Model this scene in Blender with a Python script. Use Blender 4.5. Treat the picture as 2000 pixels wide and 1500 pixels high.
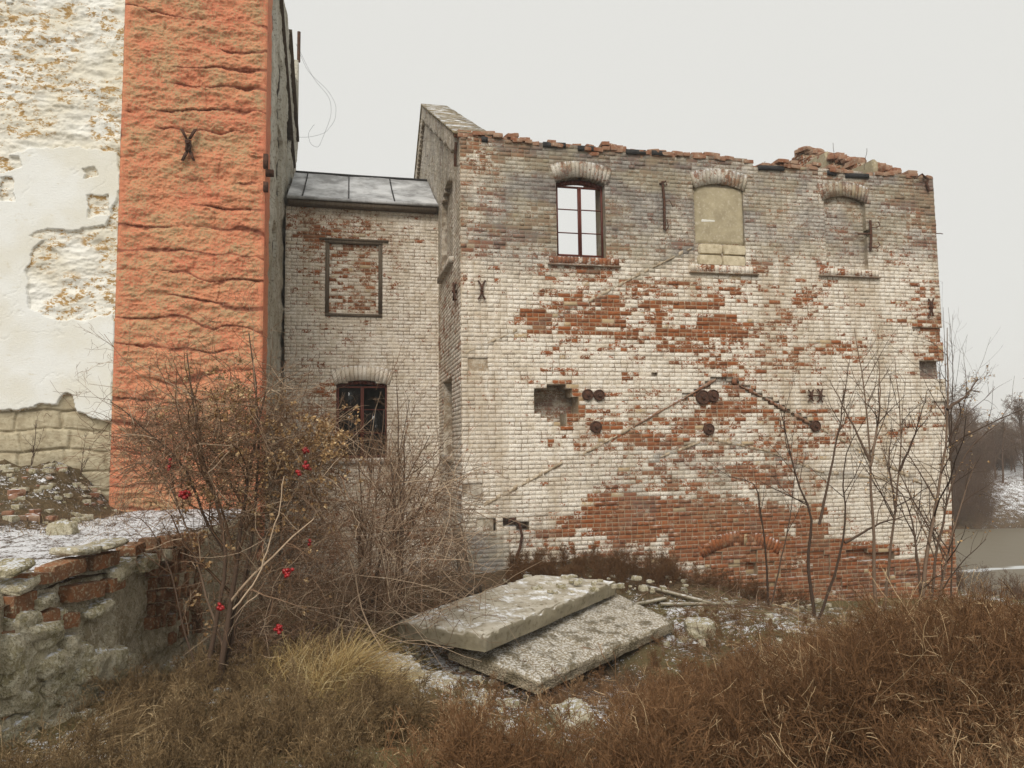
import bpy, math, random
import numpy as np
from mathutils import Matrix, Vector
R = math.radians
rng = np.random.default_rng(7)
random.seed(7)
for o in list(bpy.data.objects): bpy.data.objects.remove(o)
sc = bpy.context.scene
col = sc.collection

# ------------------------------------------------------------------ camera
F_PX = 1444.0
YAW, ROLL = R(12.5), R(0.7)
PITCH = math.atan(120 / F_PX)
fw = np.array([math.sin(YAW) * math.cos(PITCH), math.cos(YAW) * math.cos(PITCH), math.sin(PITCH)])
rt0 = np.array([math.cos(YAW), -math.sin(YAW), 0.0])
up0 = np.cross(rt0, fw)
rt = rt0 * math.cos(ROLL) - up0 * math.sin(ROLL)
up = up0 * math.cos(ROLL) + rt0 * math.sin(ROLL)
cam_d = bpy.data.cameras.new('camera'); cam = bpy.data.objects.new('camera', cam_d); col.objects.link(cam)
cam_d.sensor_width = 36; cam_d.lens = 36 * F_PX / 2000
cam_d.clip_start = 0.05; cam_d.clip_end = 3000
m = Matrix.Identity(4)
for i in range(3):
    m[i][0] = rt[i]; m[i][1] = up[i]; m[i][2] = -fw[i]
cam.matrix_world = m
sc.camera = cam

# ------------------------------------------------------------------ world, sun, exposure
SUN_EL, SUN_AZ = R(42), R(-158)        # azimuth from +Y towards +X
w = bpy.data.worlds.new('World'); sc.world = w; w.use_nodes = True
nt = w.node_tree; bg = nt.nodes['Background']
sky = nt.nodes.new('ShaderNodeTexSky'); sky.sky_type = 'NISHITA'; sky.sun_disc = False
sky.sun_elevation = SUN_EL; sky.sun_rotation = SUN_AZ
sky.dust_density = 4; sky.air_density = 1
mx = nt.nodes.new('ShaderNodeMix'); mx.data_type = 'RGBA'
mx.inputs[0].default_value = 0.95                      # overcast: cloud cover over the sky
nt.links.new(sky.outputs[0], mx.inputs[6]); mx.inputs[7].default_value = (8.15, 8.1, 7.7, 1)
nt.links.new(mx.outputs[2], bg.inputs[0]); bg.inputs[1].default_value = 0.1
sl = bpy.data.lights.new('sun', 'SUN'); so = bpy.data.objects.new('sun', sl); col.objects.link(so)
sl.energy = 2.5; sl.angle = R(32); sl.color = (1.0, 0.95, 0.87)
sd = Vector((math.sin(SUN_AZ) * math.cos(SUN_EL), math.cos(SUN_AZ) * math.cos(SUN_EL), math.sin(SUN_EL)))
so.rotation_euler = sd.to_track_quat('Z', 'Y').to_euler(); so.location = (-10, -14, 20)
sc.view_settings.view_transform = 'Standard'; sc.view_settings.look = 'None'
sc.view_settings.gamma = 1; sc.view_settings.exposure = 0.0

# ------------------------------------------------------------------ pixel <-> world
def ray(px, py):
    px = np.asarray(px, float); py = np.asarray(py, float)
    return (fw + rt * ((px - 1000) / F_PX)[..., None] + up * ((750 - py) / F_PX)[..., None])
def onY(px, py, Y): r = ray(px, py); return r * (Y / r[..., 1])[..., None]
def onX(px, py, X): r = ray(px, py); return r * (X / r[..., 0])[..., None]
def onZ(px, py, Z): r = ray(px, py); return r * (Z / r[..., 2])[..., None]
def atD(px, py, d): return ray(px, py) * d
def proj(P):
    P = np.asarray(P, float); d = P @ fw
    d = np.where(d < 0.05, 0.05, d)
    return 1000 + (P @ rt) / d * F_PX, 750 - (P @ up) / d * F_PX
fh = np.array([math.sin(YAW), math.cos(YAW)]); rh = np.array([math.cos(YAW), -math.sin(YAW)])

# ------------------------------------------------------------------ numpy noise
_T = np.random.default_rng(99).random((256, 256))
def vn(x, y, s=0):
    x = np.asarray(x, float) + s * 17.31; y = np.asarray(y, float) + s * 7.77
    xi = np.floor(x).astype(int); yi = np.floor(y).astype(int); fx = x - xi; fy = y - yi
    fx = fx * fx * (3 - 2 * fx); fy = fy * fy * (3 - 2 * fy)
    a = _T[xi & 255, yi & 255]; b = _T[(xi + 1) & 255, yi & 255]; c = _T[xi & 255, (yi + 1) & 255]; d = _T[(xi + 1) & 255, (yi + 1) & 255]
    return (a * (1 - fx) + b * fx) * (1 - fy) + (c * (1 - fx) + d * fx) * fy
def fbm(x, y, s=0, o=4):
    t = 0; a = 0.5; n = 0
    for k in range(o):
        t = t + a * vn(x * 2 ** k, y * 2 ** k, s + k * 3); n += a; a *= 0.5
    return t / n
def ridge(x, y, s=0, o=4):
    t = 0; a = 0.5; n = 0
    for k in range(o):
        t = t + a * (1 - np.abs(2 * vn(x * 2 ** k, y * 2 ** k, s + k * 3) - 1)); n += a; a *= 0.5
    return t / n
def steps(x, k, sh=.7):
    q = x * k; f = np.floor(q); return (f + sstep(sh, 1.0, q - f)) / k
def sstep(a, b, x):
    t = np.clip((x - a) / (b - a), 0, 1); return t * t * (3 - 2 * t)
def inpoly(x, y, poly):
    x = np.asarray(x, float); y = np.asarray(y, float); r = np.zeros(np.broadcast(x, y).shape, bool)
    n = len(poly)
    for i in range(n):
        x1, y1 = poly[i]; x2, y2 = poly[(i + 1) % n]
        if y1 == y2: continue
        c = ((y1 > y) != (y2 > y)) & (x < (x2 - x1) * (y - y1) / (y2 - y1) + x1)
        r ^= c
    return r
def dpoly(x, y, pl):          # distance to a polyline
    x = np.asarray(x, float); y = np.asarray(y, float); best = np.full(x.shape, 1e9)
    for (x1, y1), (x2, y2) in zip(pl[:-1], pl[1:]):
        dx, dy = x2 - x1, y2 - y1; t = np.clip(((x - x1) * dx + (y - y1) * dy) / (dx * dx + dy * dy), 0, 1)
        best = np.minimum(best, np.hypot(x - x1 - t * dx, y - y1 - t * dy))
    return best
def table(rows, x0, dx, y0, dy):
    T = np.array([[int(c) for c in r.split()] for r in rows], float) / 9.0
    def f(px, py):
        a = np.clip((px - x0) / dx, 0, T.shape[1] - 1.001); b = np.clip((py - y0) / dy, 0, T.shape[0] - 1.001)
        i = a.astype(int); j = b.astype(int); fa = a - i; fb = b - j
        return (T[j, i] * (1 - fa) + T[j, i + 1] * fa) * (1 - fb) + (T[j + 1, i] * (1 - fa) + T[j + 1, i + 1] * fa) * fb
    return f

# ------------------------------------------------------------------ objects
def link(o, parent=None):
    col.objects.link(o)
    if parent is not None: o.parent = parent
    return o
def tag(o, label=None, cat=None, group=None, kind=None):
    if label: o['label'] = label
    if cat: o['category'] = cat
    if group: o['group'] = group
    if kind: o['kind'] = kind
    return o
def empty(name, loc, label, cat, group=None):
    o = bpy.data.objects.new(name, None); o.empty_display_size = 0.3
    o.location = loc; link(o); tag(o, label, cat, group)
    bpy.context.view_layer.update()
    return o
def mesh(name, V, Fs, mat, parent=None, ca=None, smooth=False):
    """V world coordinates, Fs: array (n,4)/(n,3) or list of such arrays; ca: per vertex rgba"""
    V = np.asarray(V, float).reshape(-1, 3)
    q = parent
    while q is not None: V = V - np.array(q.location); q = q.parent
    if not isinstance(Fs, (list, tuple)) or not isinstance(Fs[0], np.ndarray): Fs = [np.asarray(Fs)]
    Fs = [np.asarray(f, int) for f in Fs if len(f)]
    me = bpy.data.meshes.new(name)
    me.vertices.add(len(V)); me.vertices.foreach_set('co', V.astype(np.float32).ravel())
    nl = sum(f.size for f in Fs); nf = sum(len(f) for f in Fs)
    me.loops.add(nl); me.loops.foreach_set('vertex_index', np.concatenate([f.ravel() for f in Fs]).astype(np.int32))
    me.polygons.add(nf)
    tot = np.concatenate([np.full(len(f), f.shape[1]) for f in Fs]).astype(np.int32)
    st = np.concatenate([[0], np.cumsum(tot)[:-1]]).astype(np.int32)
    me.polygons.foreach_set('loop_start', st)
    me.polygons.foreach_set('loop_total', tot)
    if ca is not None:
        a = me.color_attributes.new('ca', 'FLOAT_COLOR', 'POINT')
        a.data.foreach_set('color', np.asarray(ca, np.float32).ravel())
    me.update(calc_edges=True); me.validate()
    if smooth: me.polygons.foreach_set('use_smooth', np.ones(len(me.polygons), bool))
    me.materials.append(mat)
    o = bpy.data.objects.new(name, me); link(o, parent)
    return o
class MB:
    def __init__(s): s.V = []; s.F4 = []; s.F3 = []; s.C = []; s.n = 0
    def add(s, V, F, c=(0.5, 0.5, 0.5, 0.5)):
        V = np.asarray(V, float).reshape(-1, 3); F = np.asarray(F, int)
        (s.F4 if F.shape[1] == 4 else s.F3).append(F + s.n)
        s.V.append(V); c = np.asarray(c, float)
        s.C.append(np.broadcast_to(c, (len(V), 4)) if c.ndim == 1 else c); s.n += len(V)
    def hexa(s, P, c=(0.5, 0.5, 0.5, 0.5)):   # 8 corners: 4 of one end then 4 of the other, same order
        s.add(P, [[0, 1, 2, 3], [7, 6, 5, 4], [0, 4, 5, 1], [1, 5, 6, 2], [2, 6, 7, 3], [3, 7, 4, 0]], c)
    def box(s, a, b, c=(0.5, 0.5, 0.5, 0.5), O=None, U=None, N=None):
        x0, y0, z0 = a; x1, y1, z1 = b
        P = np.array([[x0, y0, z0], [x1, y0, z0], [x1, y0, z1], [x0, y0, z1], [x0, y1, z0], [x1, y1, z0], [x1, y1, z1], [x0, y1, z1]], float)
        s.hexa(P, c)
    def build(s, name, mat, parent=None, smooth=False):
        Fs = []
        if s.F4: Fs.append(np.concatenate(s.F4))
        if s.F3: Fs.append(np.concatenate(s.F3))
        return mesh(name, np.concatenate(s.V), Fs, mat, parent, np.concatenate(s.C), smooth)

def tubes(P, Rr, sides=3, cap=False):
    """P (S,K,3), Rr (S,K) -> V,F ; sides=2 makes a flat blade"""
    P = np.asarray(P, float); Rr = np.asarray(Rr, float); S, K, _ = P.shape
    T = np.gradient(P, axis=1); T /= np.linalg.norm(T, axis=2, keepdims=True) + 1e-9
    ref = rng.normal(size=(S, 1, 3)); ref /= np.linalg.norm(ref, axis=2, keepdims=True)
    A = np.cross(T, ref); A /= np.linalg.norm(A, axis=2, keepdims=True) + 1e-9
    B = np.cross(T, A)
    if sides == 2:
        V = np.stack([P - A * Rr[..., None], P + A * Rr[..., None]], 2)
        idx = np.arange(S * K * 2).reshape(S, K, 2)
        F = np.stack([idx[:, :-1, 0], idx[:, :-1, 1], idx[:, 1:, 1], idx[:, 1:, 0]], -1).reshape(-1, 4)
        return V.reshape(-1, 3), F
    an = np.arange(sides) * 2 * math.pi / sides
    V = P[:, :, None, :] + Rr[:, :, None, None] * (A[:, :, None, :] * np.cos(an)[None, None, :, None] + B[:, :, None, :] * np.sin(an)[None, None, :, None])
    idx = np.arange(S * K * sides).reshape(S, K, sides); nx = np.roll(idx, -1, axis=2)
    F = np.stack([idx[:, :-1], nx[:, :-1], nx[:, 1:], idx[:, 1:]], -1).reshape(-1, 4)
    return V.reshape(-1, 3), F
def grow(st, dr, ln, K=5, wig=0.15, lift=0.0):
    """random-walk strands from st along dr"""
    S = len(st); dr = dr / (np.linalg.norm(dr, axis=1, keepdims=True) + 1e-9)
    P = np.zeros((S, K, 3)); P[:, 0] = st; d = dr.copy(); step = (ln / (K - 1))[:, None]
    for k in range(1, K):
        d = d + rng.normal(size=(S, 3)) * wig; d[:, 2] += lift
        d /= np.linalg.norm(d, axis=1, keepdims=True) + 1e-9
        P[:, k] = P[:, k - 1] + d * step
    return P
def kids(P, ln, Rr, n, t0, t1, ang, ratio, K=4, wig=0.15, lift=0.0, rr=0.6):
    """children of each strand"""
    S, K0, _ = P.shape
    par = np.repeat(np.arange(S), n); t = rng.uniform(t0, t1, len(par)) * (K0 - 1)
    i = np.minimum(t.astype(int), K0 - 2); f = (t - i)[:, None]
    st = P[par, i] * (1 - f) + P[par, i + 1] * f
    tg = P[par, i + 1] - P[par, i]; tg /= np.linalg.norm(tg, axis=1, keepdims=True) + 1e-9
    rd = rng.normal(size=(len(par), 3)); rd -= (rd * tg).sum(1, keepdims=True) * tg; rd /= np.linalg.norm(rd, axis=1, keepdims=True) + 1e-9
    a = R(ang) * rng.uniform(0.6, 1.3, (len(par), 1))
    dr = tg * np.cos(a) + rd * np.sin(a)
    l2 = ln[par] * ratio * rng.uniform(0.5, 1.3, len(par)) * (1.15 - 0.6 * t / (K0 - 1))
    r0 = (Rr[par, i] * rr)
    Q = grow(st, dr, l2, K, wig, lift)
    R2 = r0[:, None] * np.linspace(1, 0.35, K)[None]
    return Q, l2, R2

# ------------------------------------------------------------------ materials
class NT:
    def __init__(s, name):
        s.m = bpy.data.materials.new(name); s.m.use_nodes = True; s.t = s.m.node_tree
        s.b = s.t.nodes['Principled BSDF']; s.pos = s.t.nodes.new('ShaderNodeNewGeometry').outputs['Position']
        s.b.inputs['Specular IOR Level'].default_value = 0.25
    def set(s, sock, v):
        if isinstance(v, bpy.types.NodeSocket): s.t.links.new(v, sock)
        elif isinstance(v, (tuple, list)): sock.default_value = (v + (1,))[:4] if len(sock.default_value) == 4 else v
        else: sock.default_value = v
    def attr(s, name='ca'):
        a = s.t.nodes.new('ShaderNodeAttribute'); a.attribute_name = name
        p = s.t.nodes.new('ShaderNodeSeparateColor'); s.t.links.new(a.outputs['Color'], p.inputs[0])
        return p.outputs[0], p.outputs[1], p.outputs[2], a.outputs['Alpha']
    def noise(s, scale, detail=4, rough=0.55, stretch=None, color=False):
        n = s.t.nodes.new('ShaderNodeTexNoise'); n.inputs['Scale'].default_value = scale
        n.inputs['Detail'].default_value = detail; n.inputs['Roughness'].default_value = rough
        v = s.pos
        if stretch:
            mp = s.t.nodes.new('ShaderNodeMapping'); mp.inputs['Scale'].default_value = stretch; s.t.links.new(v, mp.inputs[0]); v = mp.outputs[0]
        s.t.links.new(v, n.inputs['Vector'])
        return n.outputs['Color'] if color else n.outputs['Fac']
    def voro(s, scale, feat='F1', stretch=None, out='Distance'):
        n = s.t.nodes.new('ShaderNodeTexVoronoi'); n.feature = feat; n.inputs['Scale'].default_value = scale
        v = s.pos
        if stretch:
            mp = s.t.nodes.new('ShaderNodeMapping'); mp.inputs['Scale'].default_value = stretch; s.t.links.new(v, mp.inputs[0]); v = mp.outputs[0]
        s.t.links.new(v, n.inputs['Vector'])
        return n.outputs[out]
    def math(s, op, a, b=0.0, clamp=False):
        n = s.t.nodes.new('ShaderNodeMath'); n.operation = op; n.use_clamp = clamp
        s.set(n.inputs[0], a); s.set(n.inputs[1], b); return n.outputs[0]
    def ramp(s, v, a, b, c=0.0, d=1.0):
        n = s.t.nodes.new('ShaderNodeMapRange'); n.interpolation_type = 'SMOOTHSTEP'
        s.set(n.inputs[0], v); n.inputs[1].default_value = a; n.inputs[2].default_value = b; n.inputs[3].default_value = c; n.inputs[4].default_value = d
        return n.outputs[0]
    def mix(s, f, a, b, mode='MIX'):
        n = s.t.nodes.new('ShaderNodeMix'); n.data_type = 'RGBA'; n.blend_type = mode
        s.set(n.inputs[0], f); s.set(n.inputs[6], a); s.set(n.inputs[7], b); return n.outputs[2]
    def upz(s):
        g = s.t.nodes.new('ShaderNodeNewGeometry'); p = s.t.nodes.new('ShaderNodeSeparateXYZ'); s.t.links.new(g.outputs['Normal'], p.inputs[0]); return p.outputs[2]
    def bump(s, h, strength=0.5, dist=0.02):
        n = s.t.nodes.new('ShaderNodeBump'); n.inputs['Strength'].default_value = strength; n.inputs['Distance'].default_value = dist
        s.t.links.new(h, n.inputs['Height']); s.t.links.new(n.outputs[0], s.b.inputs['Normal'])
    def out(s, c, rough=0.9, metal=0.0, spec=None):
        s.set(s.b.inputs['Base Color'], c); s.set(s.b.inputs['Roughness'], rough); s.b.inputs['Metallic'].default_value = metal
        if spec is not None: s.b.inputs['Specular IOR Level'].default_value = spec
        return s.m

def mat_brick():
    """ca: R whitewash, G soot and grime, B per-brick tone, A: 0 brick face / 1 mortar bed"""
    s = NT('whitewashed_brick'); p, g, t, mo = s.attr()
    n1 = s.noise(38, 3, 0.65); n2 = s.noise(9, 4, 0.6); n3 = s.noise(2.2, 4, 0.6); nf = s.noise(120, 2, 0.6)
    n4 = s.noise(1.1, 3, 0.5, (1, 1, 2.0))
    red = s.mix(t, (0.30, 0.092, 0.030), (0.165, 0.058, 0.024))
    red = s.mix(s.ramp(n2, 0.45, 0.75), red, (0.35, 0.15, 0.062))
    red = s.mix(s.ramp(n1, 0.5, 0.8, 0, 0.55), red, (0.11, 0.05, 0.03))
    red = s.mix(s.ramp(t, 0.965, 0.975), red, (0.46, 0.34, 0.20))
    mort = s.mix(n2, (0.42, 0.30, 0.19), (0.25, 0.19, 0.13))
    base = s.mix(mo, red, mort)
    wt = s.mix(n2, (0.84, 0.80, 0.72), (0.72, 0.65, 0.55))
    wt = s.mix(s.ramp(n3, 0.45, 0.7, 0, 0.5), wt, (0.62, 0.52, 0.39))
    wt = s.mix(s.ramp(n1, 0.52, 0.66, 0, 0.65), wt, (0.38, 0.27, 0.18))
    wt = s.mix(s.ramp(s.noise(70, 3, 0.7), 0.56, 0.66, 0, 0.55), wt, (0.30, 0.21, 0.14))
    wt = s.mix(s.ramp(t, 0.75, 0.98, 0, 0.35), wt, (0.50, 0.40, 0.28))
    wt = s.mix(mo, wt, s.mix(s.ramp(s.noise(3.5, 5, 0.7), 0.40, 0.60), (0.20, 0.145, 0.095), (0.68, 0.61, 0.50)))
    v = s.math('ADD', p, s.math('MULTIPLY', s.math('SUBTRACT', n1, 0.5), 2.3))
    v = s.math('ADD', v, s.math('MULTIPLY', s.math('SUBTRACT', n2, 0.5), 1.7))
    v = s.math('ADD', v, s.math('MULTIPLY', s.math('SUBTRACT', s.noise(4.2, 5, 0.7, (1, 1, 1.6)), 0.5), 1.9))
    msk = s.ramp(v, 0.42, 0.56)
    c = s.mix(msk, base, wt)
    gr = s.math('ADD', g, s.math('MULTIPLY', s.math('SUBTRACT', s.math('ADD', s.math('MULTIPLY', n1, .5), s.math('MULTIPLY', n3, .5)), 0.5), 1.6))
    stn = s.noise(1.6, 5, 0.65, (1, 1, 0.16))
    c = s.mix(s.math('MULTIPLY', s.ramp(stn, 0.50, 0.66, 0, 0.5), s.ramp(msk, 0, 1, .25, 1)), c, (0.36, 0.27, 0.17))
    c = s.mix(s.math('MULTIPLY', s.ramp(s.noise(4.5, 5, 0.7), 0.55, 0.62), s.ramp(msk, 0, 1, .22, .55)), c, s.mix(n2, (0.60, 0.53, 0.42), (0.46, 0.38, 0.27)))
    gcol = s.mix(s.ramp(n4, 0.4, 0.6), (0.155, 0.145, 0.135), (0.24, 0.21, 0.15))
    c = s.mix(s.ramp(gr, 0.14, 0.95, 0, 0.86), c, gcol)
    c = s.mix(s.ramp(s.upz(), 0.5, 0.8, 0, 0.7), c, s.mix(s.ramp(n2, 0.45, 0.55), (0.10, 0.075, 0.05), (0.75, 0.76, 0.78)))
    s.bump(s.math('ADD', s.math('MULTIPLY', nf, 0.4), n1), 0.55, 0.012)
    return s.out(c, 0.92)

def mat_simple(name, c1, c2, sc=8, c3=None, t3=(0.55, 0.7), bump=0.4, bd=0.01, rough=0.9, metal=0, stretch=None, snow=0.0, detail=5, useca=False, spec=None, sides=None):
    s = NT(name); n = s.noise(sc, detail, 0.6, stretch); n2 = s.noise(sc * 5.3, 4, 0.6, stretch)
    c = s.mix(s.ramp(n, 0.3, 0.7), c1, c2)
    if useca:
        p = s.attr()[0]; c = s.mix(s.ramp(p, 0, 1), c1, c2); c = s.mix(s.ramp(n, 0.4, 0.75, 0, 0.5), c, (c1[0] * .5, c1[1] * .5, c1[2] * .5))
    if c3: c = s.mix(s.ramp(n2, t3[0], t3[1]), c, c3)
    if snow: 
        sm = s.math('MULTIPLY', s.ramp(s.upz(), 0.35, 0.75), s.ramp(s.noise(3.2, 7, 0.75), 0.60 - 0.3 * snow, 0.74 - 0.3 * snow))
        c = s.mix(sm, c, (0.82, 0.84, 0.87))
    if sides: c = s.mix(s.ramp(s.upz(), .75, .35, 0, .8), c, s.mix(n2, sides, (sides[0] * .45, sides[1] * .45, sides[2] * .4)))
    if bump: s.bump(s.math('ADD', n, n2), bump, bd)
    return s.out(c, rough, metal, spec)

M = {}
M['brick'] = mat_brick()
M['brick_loose'] = mat_simple('loose_brick', (0.22, 0.085, 0.042), (0.33, 0.22, 0.15), 3, (0.45, 0.38, 0.3), (0.55, 0.75), 0.6, 0.02, snow=0.45)
M['iron'] = mat_simple('rusty_iron', (0.05, 0.028, 0.02), (0.11, 0.048, 0.028), 14, (0.02, 0.016, 0.015), rough=0.85)
M['wood_red'] = mat_simple('red_brown_paint', (0.15, 0.040, 0.028), (0.09, 0.028, 0.02), 12, (0.16, 0.09, 0.06), (0.62, 0.75), rough=0.6, stretch=(1, 1, 0.2))
M['wood_grey'] = mat_simple('weathered_wood', (0.10, 0.075, 0.052), (0.16, 0.125, 0.09), 9, (0.055, 0.042, 0.03), stretch=(4, 4, 0.5))
M['plank'] = mat_simple('old_plank', (0.05, 0.035, 0.022), (0.09, 0.062, 0.04), 9, (0.03, 0.022, 0.016), stretch=(1, 1, 5))
M['felt'] = mat_simple('roofing_felt', (0.018, 0.018, 0.02), (0.04, 0.038, 0.036), 7, rough=0.8)
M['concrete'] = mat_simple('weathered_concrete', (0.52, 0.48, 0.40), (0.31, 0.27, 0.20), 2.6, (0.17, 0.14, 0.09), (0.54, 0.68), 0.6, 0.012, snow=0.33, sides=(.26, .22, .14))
M['stone'] = mat_simple('rough_stone', (0.56, 0.52, 0.41), (0.30, 0.27, 0.18), 6, (0.14, 0.13, 0.07), (0.54, 0.68), 1.0, 0.04, snow=0.10)
M['tin'] = None

def mat_crumble(name, a, b, c, d):
    s = NT(name); n = s.noise(4, 6, .7); n2 = s.noise(19, 5, .7); n3 = s.noise(60, 3, .65); v = s.voro(9, 'DISTANCE_TO_EDGE')
    k = s.mix(s.ramp(n, .38, .62), a, b); k = s.mix(s.ramp(n2, .47, .60, 0, .8), k, c); k = s.mix(s.ramp(n3, .54, .66, 0, .75), k, d)
    k = s.mix(s.math('MULTIPLY', s.ramp(v, .03, .0), s.ramp(n, .55, .65)), k, (.08, .065, .04))
    k = s.mix(s.math('MULTIPLY', s.ramp(s.upz(), .45, .8), s.ramp(n2, .5, .56)), k, (.80, .81, .83))
    s.bump(s.math('ADD', s.math('ADD', n2, s.math('MULTIPLY', n3, .5)), s.ramp(v, 0, .03, 0, .12)), 1.0, .05)
    return s.out(k, .95)
def mat_tin():
    s = NT('galvanised_roof_tin'); n = s.noise(1.6, 5, 0.6, (1, 1, 0.4)); n2 = s.noise(14, 4)
    c = s.mix(s.ramp(n, 0.35, 0.62), (0.62, 0.625, 0.63), (0.26, 0.26, 0.26))
    c = s.mix(s.ramp(s.noise(2.7, 5, 0.65), 0.47, 0.62, 0, 0.75), c, (0.50, 0.51, 0.52))
    c = s.mix(s.ramp(n2, 0.6, 0.75, 0, 0.4), c, (0.10, 0.085, 0.06))
    s.bump(n2, 0.15, 0.01)
    return s.out(c, s.ramp(n, 0.3, 0.7, 0.45, 0.7), 0.0)
M['tin'] = mat_tin()

def mat_glass():
    s = NT('dusty_glass'); s.b.inputs['Transmission Weight'].default_value = 0.0
    s.out((0.012, 0.013, 0.013), 0.08, 0, 0.5)
    s.b.inputs['Alpha'].default_value = 0.55
    return s.m
M['glass'] = mat_glass()
M['dark'] = mat_simple('shade_dark_room_plaster', (0.05, 0.045, 0.04), (0.08, 0.07, 0.06), 2)  # darkness of the unlit room painted into the plaster colour

def mat_white():
    """ca: R smooth plaster, G bare lower stone, B tone"""
    s = NT('peeling_white_plaster'); p, l, t, a = s.attr()
    n1 = s.noise(22, 5, 0.65, (1, 1, 1.7)); n2 = s.noise(5.5, 5, 0.65, (1, 1, 1.8)); n3 = s.noise(1.3, 4); n4 = s.noise(60, 3)
    rough = s.mix(s.ramp(n3, 0.35, 0.65), (0.75, 0.74, 0.69), (0.66, 0.62, 0.52))
    oc = s.math('ADD', s.math('MULTIPLY', n2, 0.62), s.math('MULTIPLY', n1, 0.38))
    rough = s.mix(s.math('MULTIPLY', s.ramp(oc, 0.50, 0.56), s.ramp(t, 0.2, 0.8)), rough, s.mix(n4, (0.50, 0.33, 0.13), (0.30, 0.18, 0.08)))
    rough = s.mix(s.ramp(a, 0.55, 0.9, 0.0, 0.5), rough, (0.40, 0.30, 0.18))
    sm = s.mix(s.ramp(n3, 0.35, 0.7), (0.74, 0.745, 0.72), (0.68, 0.66, 0.585))
    sm = s.mix(s.ramp(n2, 0.62, 0.72, 0, 0.5), sm, (0.55, 0.49, 0.36))
    c = s.mix(s.ramp(p, 0.4, 0.6), rough, sm)
    st = s.mix(s.ramp(n2, 0.35, 0.65), (0.50, 0.44, 0.31), (0.36, 0.30, 0.20))
    st = s.mix(s.ramp(n1, 0.5, 0.7, 0, 0.6), st, (0.22, 0.18, 0.11))
    c = s.mix(s.ramp(l, 0.4, 0.6), c, st)
    s.bump(s.math('ADD', s.math('MULTIPLY', n4, 0.5), n1), 0.35, 0.02)
    return s.out(c, 0.9)
M['white'] = mat_white()
def mat_orange():
    """ca: R worn patches, G joint recess, B light rim"""
    s = NT('orange_painted_stone'); p, g, t, a = s.attr()
    n1 = s.noise(40, 5, 0.72, (1, 1, 1.3)); n2 = s.noise(9, 5, 0.65, (1, 1, 1.5)); n3 = s.noise(1.5, 4); n4 = s.noise(90, 3)
    o = s.mix(s.ramp(n3, 0.3, 0.7), (0.58, 0.19, 0.105), (0.62, 0.255, 0.135))
    o = s.mix(s.ramp(n2, 0.52, 0.72, 0, .8), o, (0.43, 0.10, 0.055))
    v = s.math('ADD', s.math('MULTIPLY', p, 0.30), s.math('ADD', s.math('MULTIPLY', n1, 1.5), s.math('MULTIPLY', n2, 0.45)))
    wr = s.mix(n4, (0.50, 0.40, 0.23), (0.32, 0.23, 0.11))
    c = s.mix(s.ramp(v, 1.12, 1.19, 0, 0.85), o, wr)
    c = s.mix(s.ramp(n4, 0.6, 0.7, 0, 0.7), c, (0.68, 0.50, 0.34))
    c = s.mix(s.ramp(s.noise(45, 4, .7), 0.56, 0.66, 0, 0.6), c, (0.26, 0.10, 0.05))
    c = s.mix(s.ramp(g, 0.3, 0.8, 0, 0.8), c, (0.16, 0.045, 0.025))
    s.bump(s.math('ADD', s.math('MULTIPLY', n4, 0.5), n1), 0.6, 0.02)
    return s.out(c, 0.85)
M['orange'] = mat_orange()
def mat_side():
    s = NT('grey_rubble_side'); p, g, t, a = s.attr()
    n1 = s.noise(10, 5, 0.65, (1, 1, 1.5)); n3 = s.noise(1.5, 4, 0.6, (1, 1, 0.3))
    c = s.mix(s.ramp(n3, 0.35, 0.65), (0.52, 0.50, 0.43), (0.34, 0.31, 0.24))
    c = s.mix(s.ramp(n1, 0.5, 0.65, 0, 0.8), c, (0.16, 0.13, 0.09))
    c = s.mix(s.ramp(p, 0.4, 0.6), c, (0.58, 0.17, 0.09))
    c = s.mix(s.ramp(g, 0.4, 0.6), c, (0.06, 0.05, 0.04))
    s.bump(n1, 0.6, 0.03); return s.out(c, 0.9)
M['side'] = mat_side()

def mat_twig(name, a, b, c):
    s = NT(name); p, g, t, al = s.attr()
    k = s.mix(s.ramp(p, 0.0, 0.7), a, b); k = s.mix(s.ramp(p, 0.74, 0.95), k, c)
    return s.out(k, 0.85, 0, 0.15)
M['twig_dark'] = mat_twig('dark_bark', (0.055, 0.035, 0.024), (0.10, 0.065, 0.045), (0.19, 0.13, 0.09))
M['twig_brown'] = mat_twig('brown_twigs', (0.11, 0.062, 0.035), (0.23, 0.14, 0.085), (0.48, 0.36, 0.25))
M['brush'] = mat_twig('rusty_dry_weed', (0.10, 0.050, 0.022), (0.195, 0.105, 0.050), (0.46, 0.33, 0.19))
M['straw'] = mat_twig('straw_grass', (0.26, 0.16, 0.065), (0.46, 0.34, 0.15), (0.62, 0.50, 0.28))
M['olive'] = mat_twig('olive_grass', (0.10, 0.064, 0.032), (0.21, 0.14, 0.070), (0.44, 0.33, 0.19))
M['seed'] = mat_twig('dry_seed_heads', (0.24, 0.135, 0.06), (0.42, 0.27, 0.13), (0.66, 0.50, 0.30))
M['berry'] = mat_simple('red_berry', (0.40, 0.012, 0.014), (0.20, 0.006, 0.008), 40, rough=0.3, bump=0, spec=0.5)
M['far_twig'] = mat_twig('far_bark', (0.10, 0.062, 0.042), (0.15, 0.095, 0.062), (0.20, 0.14, 0.095))
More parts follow.
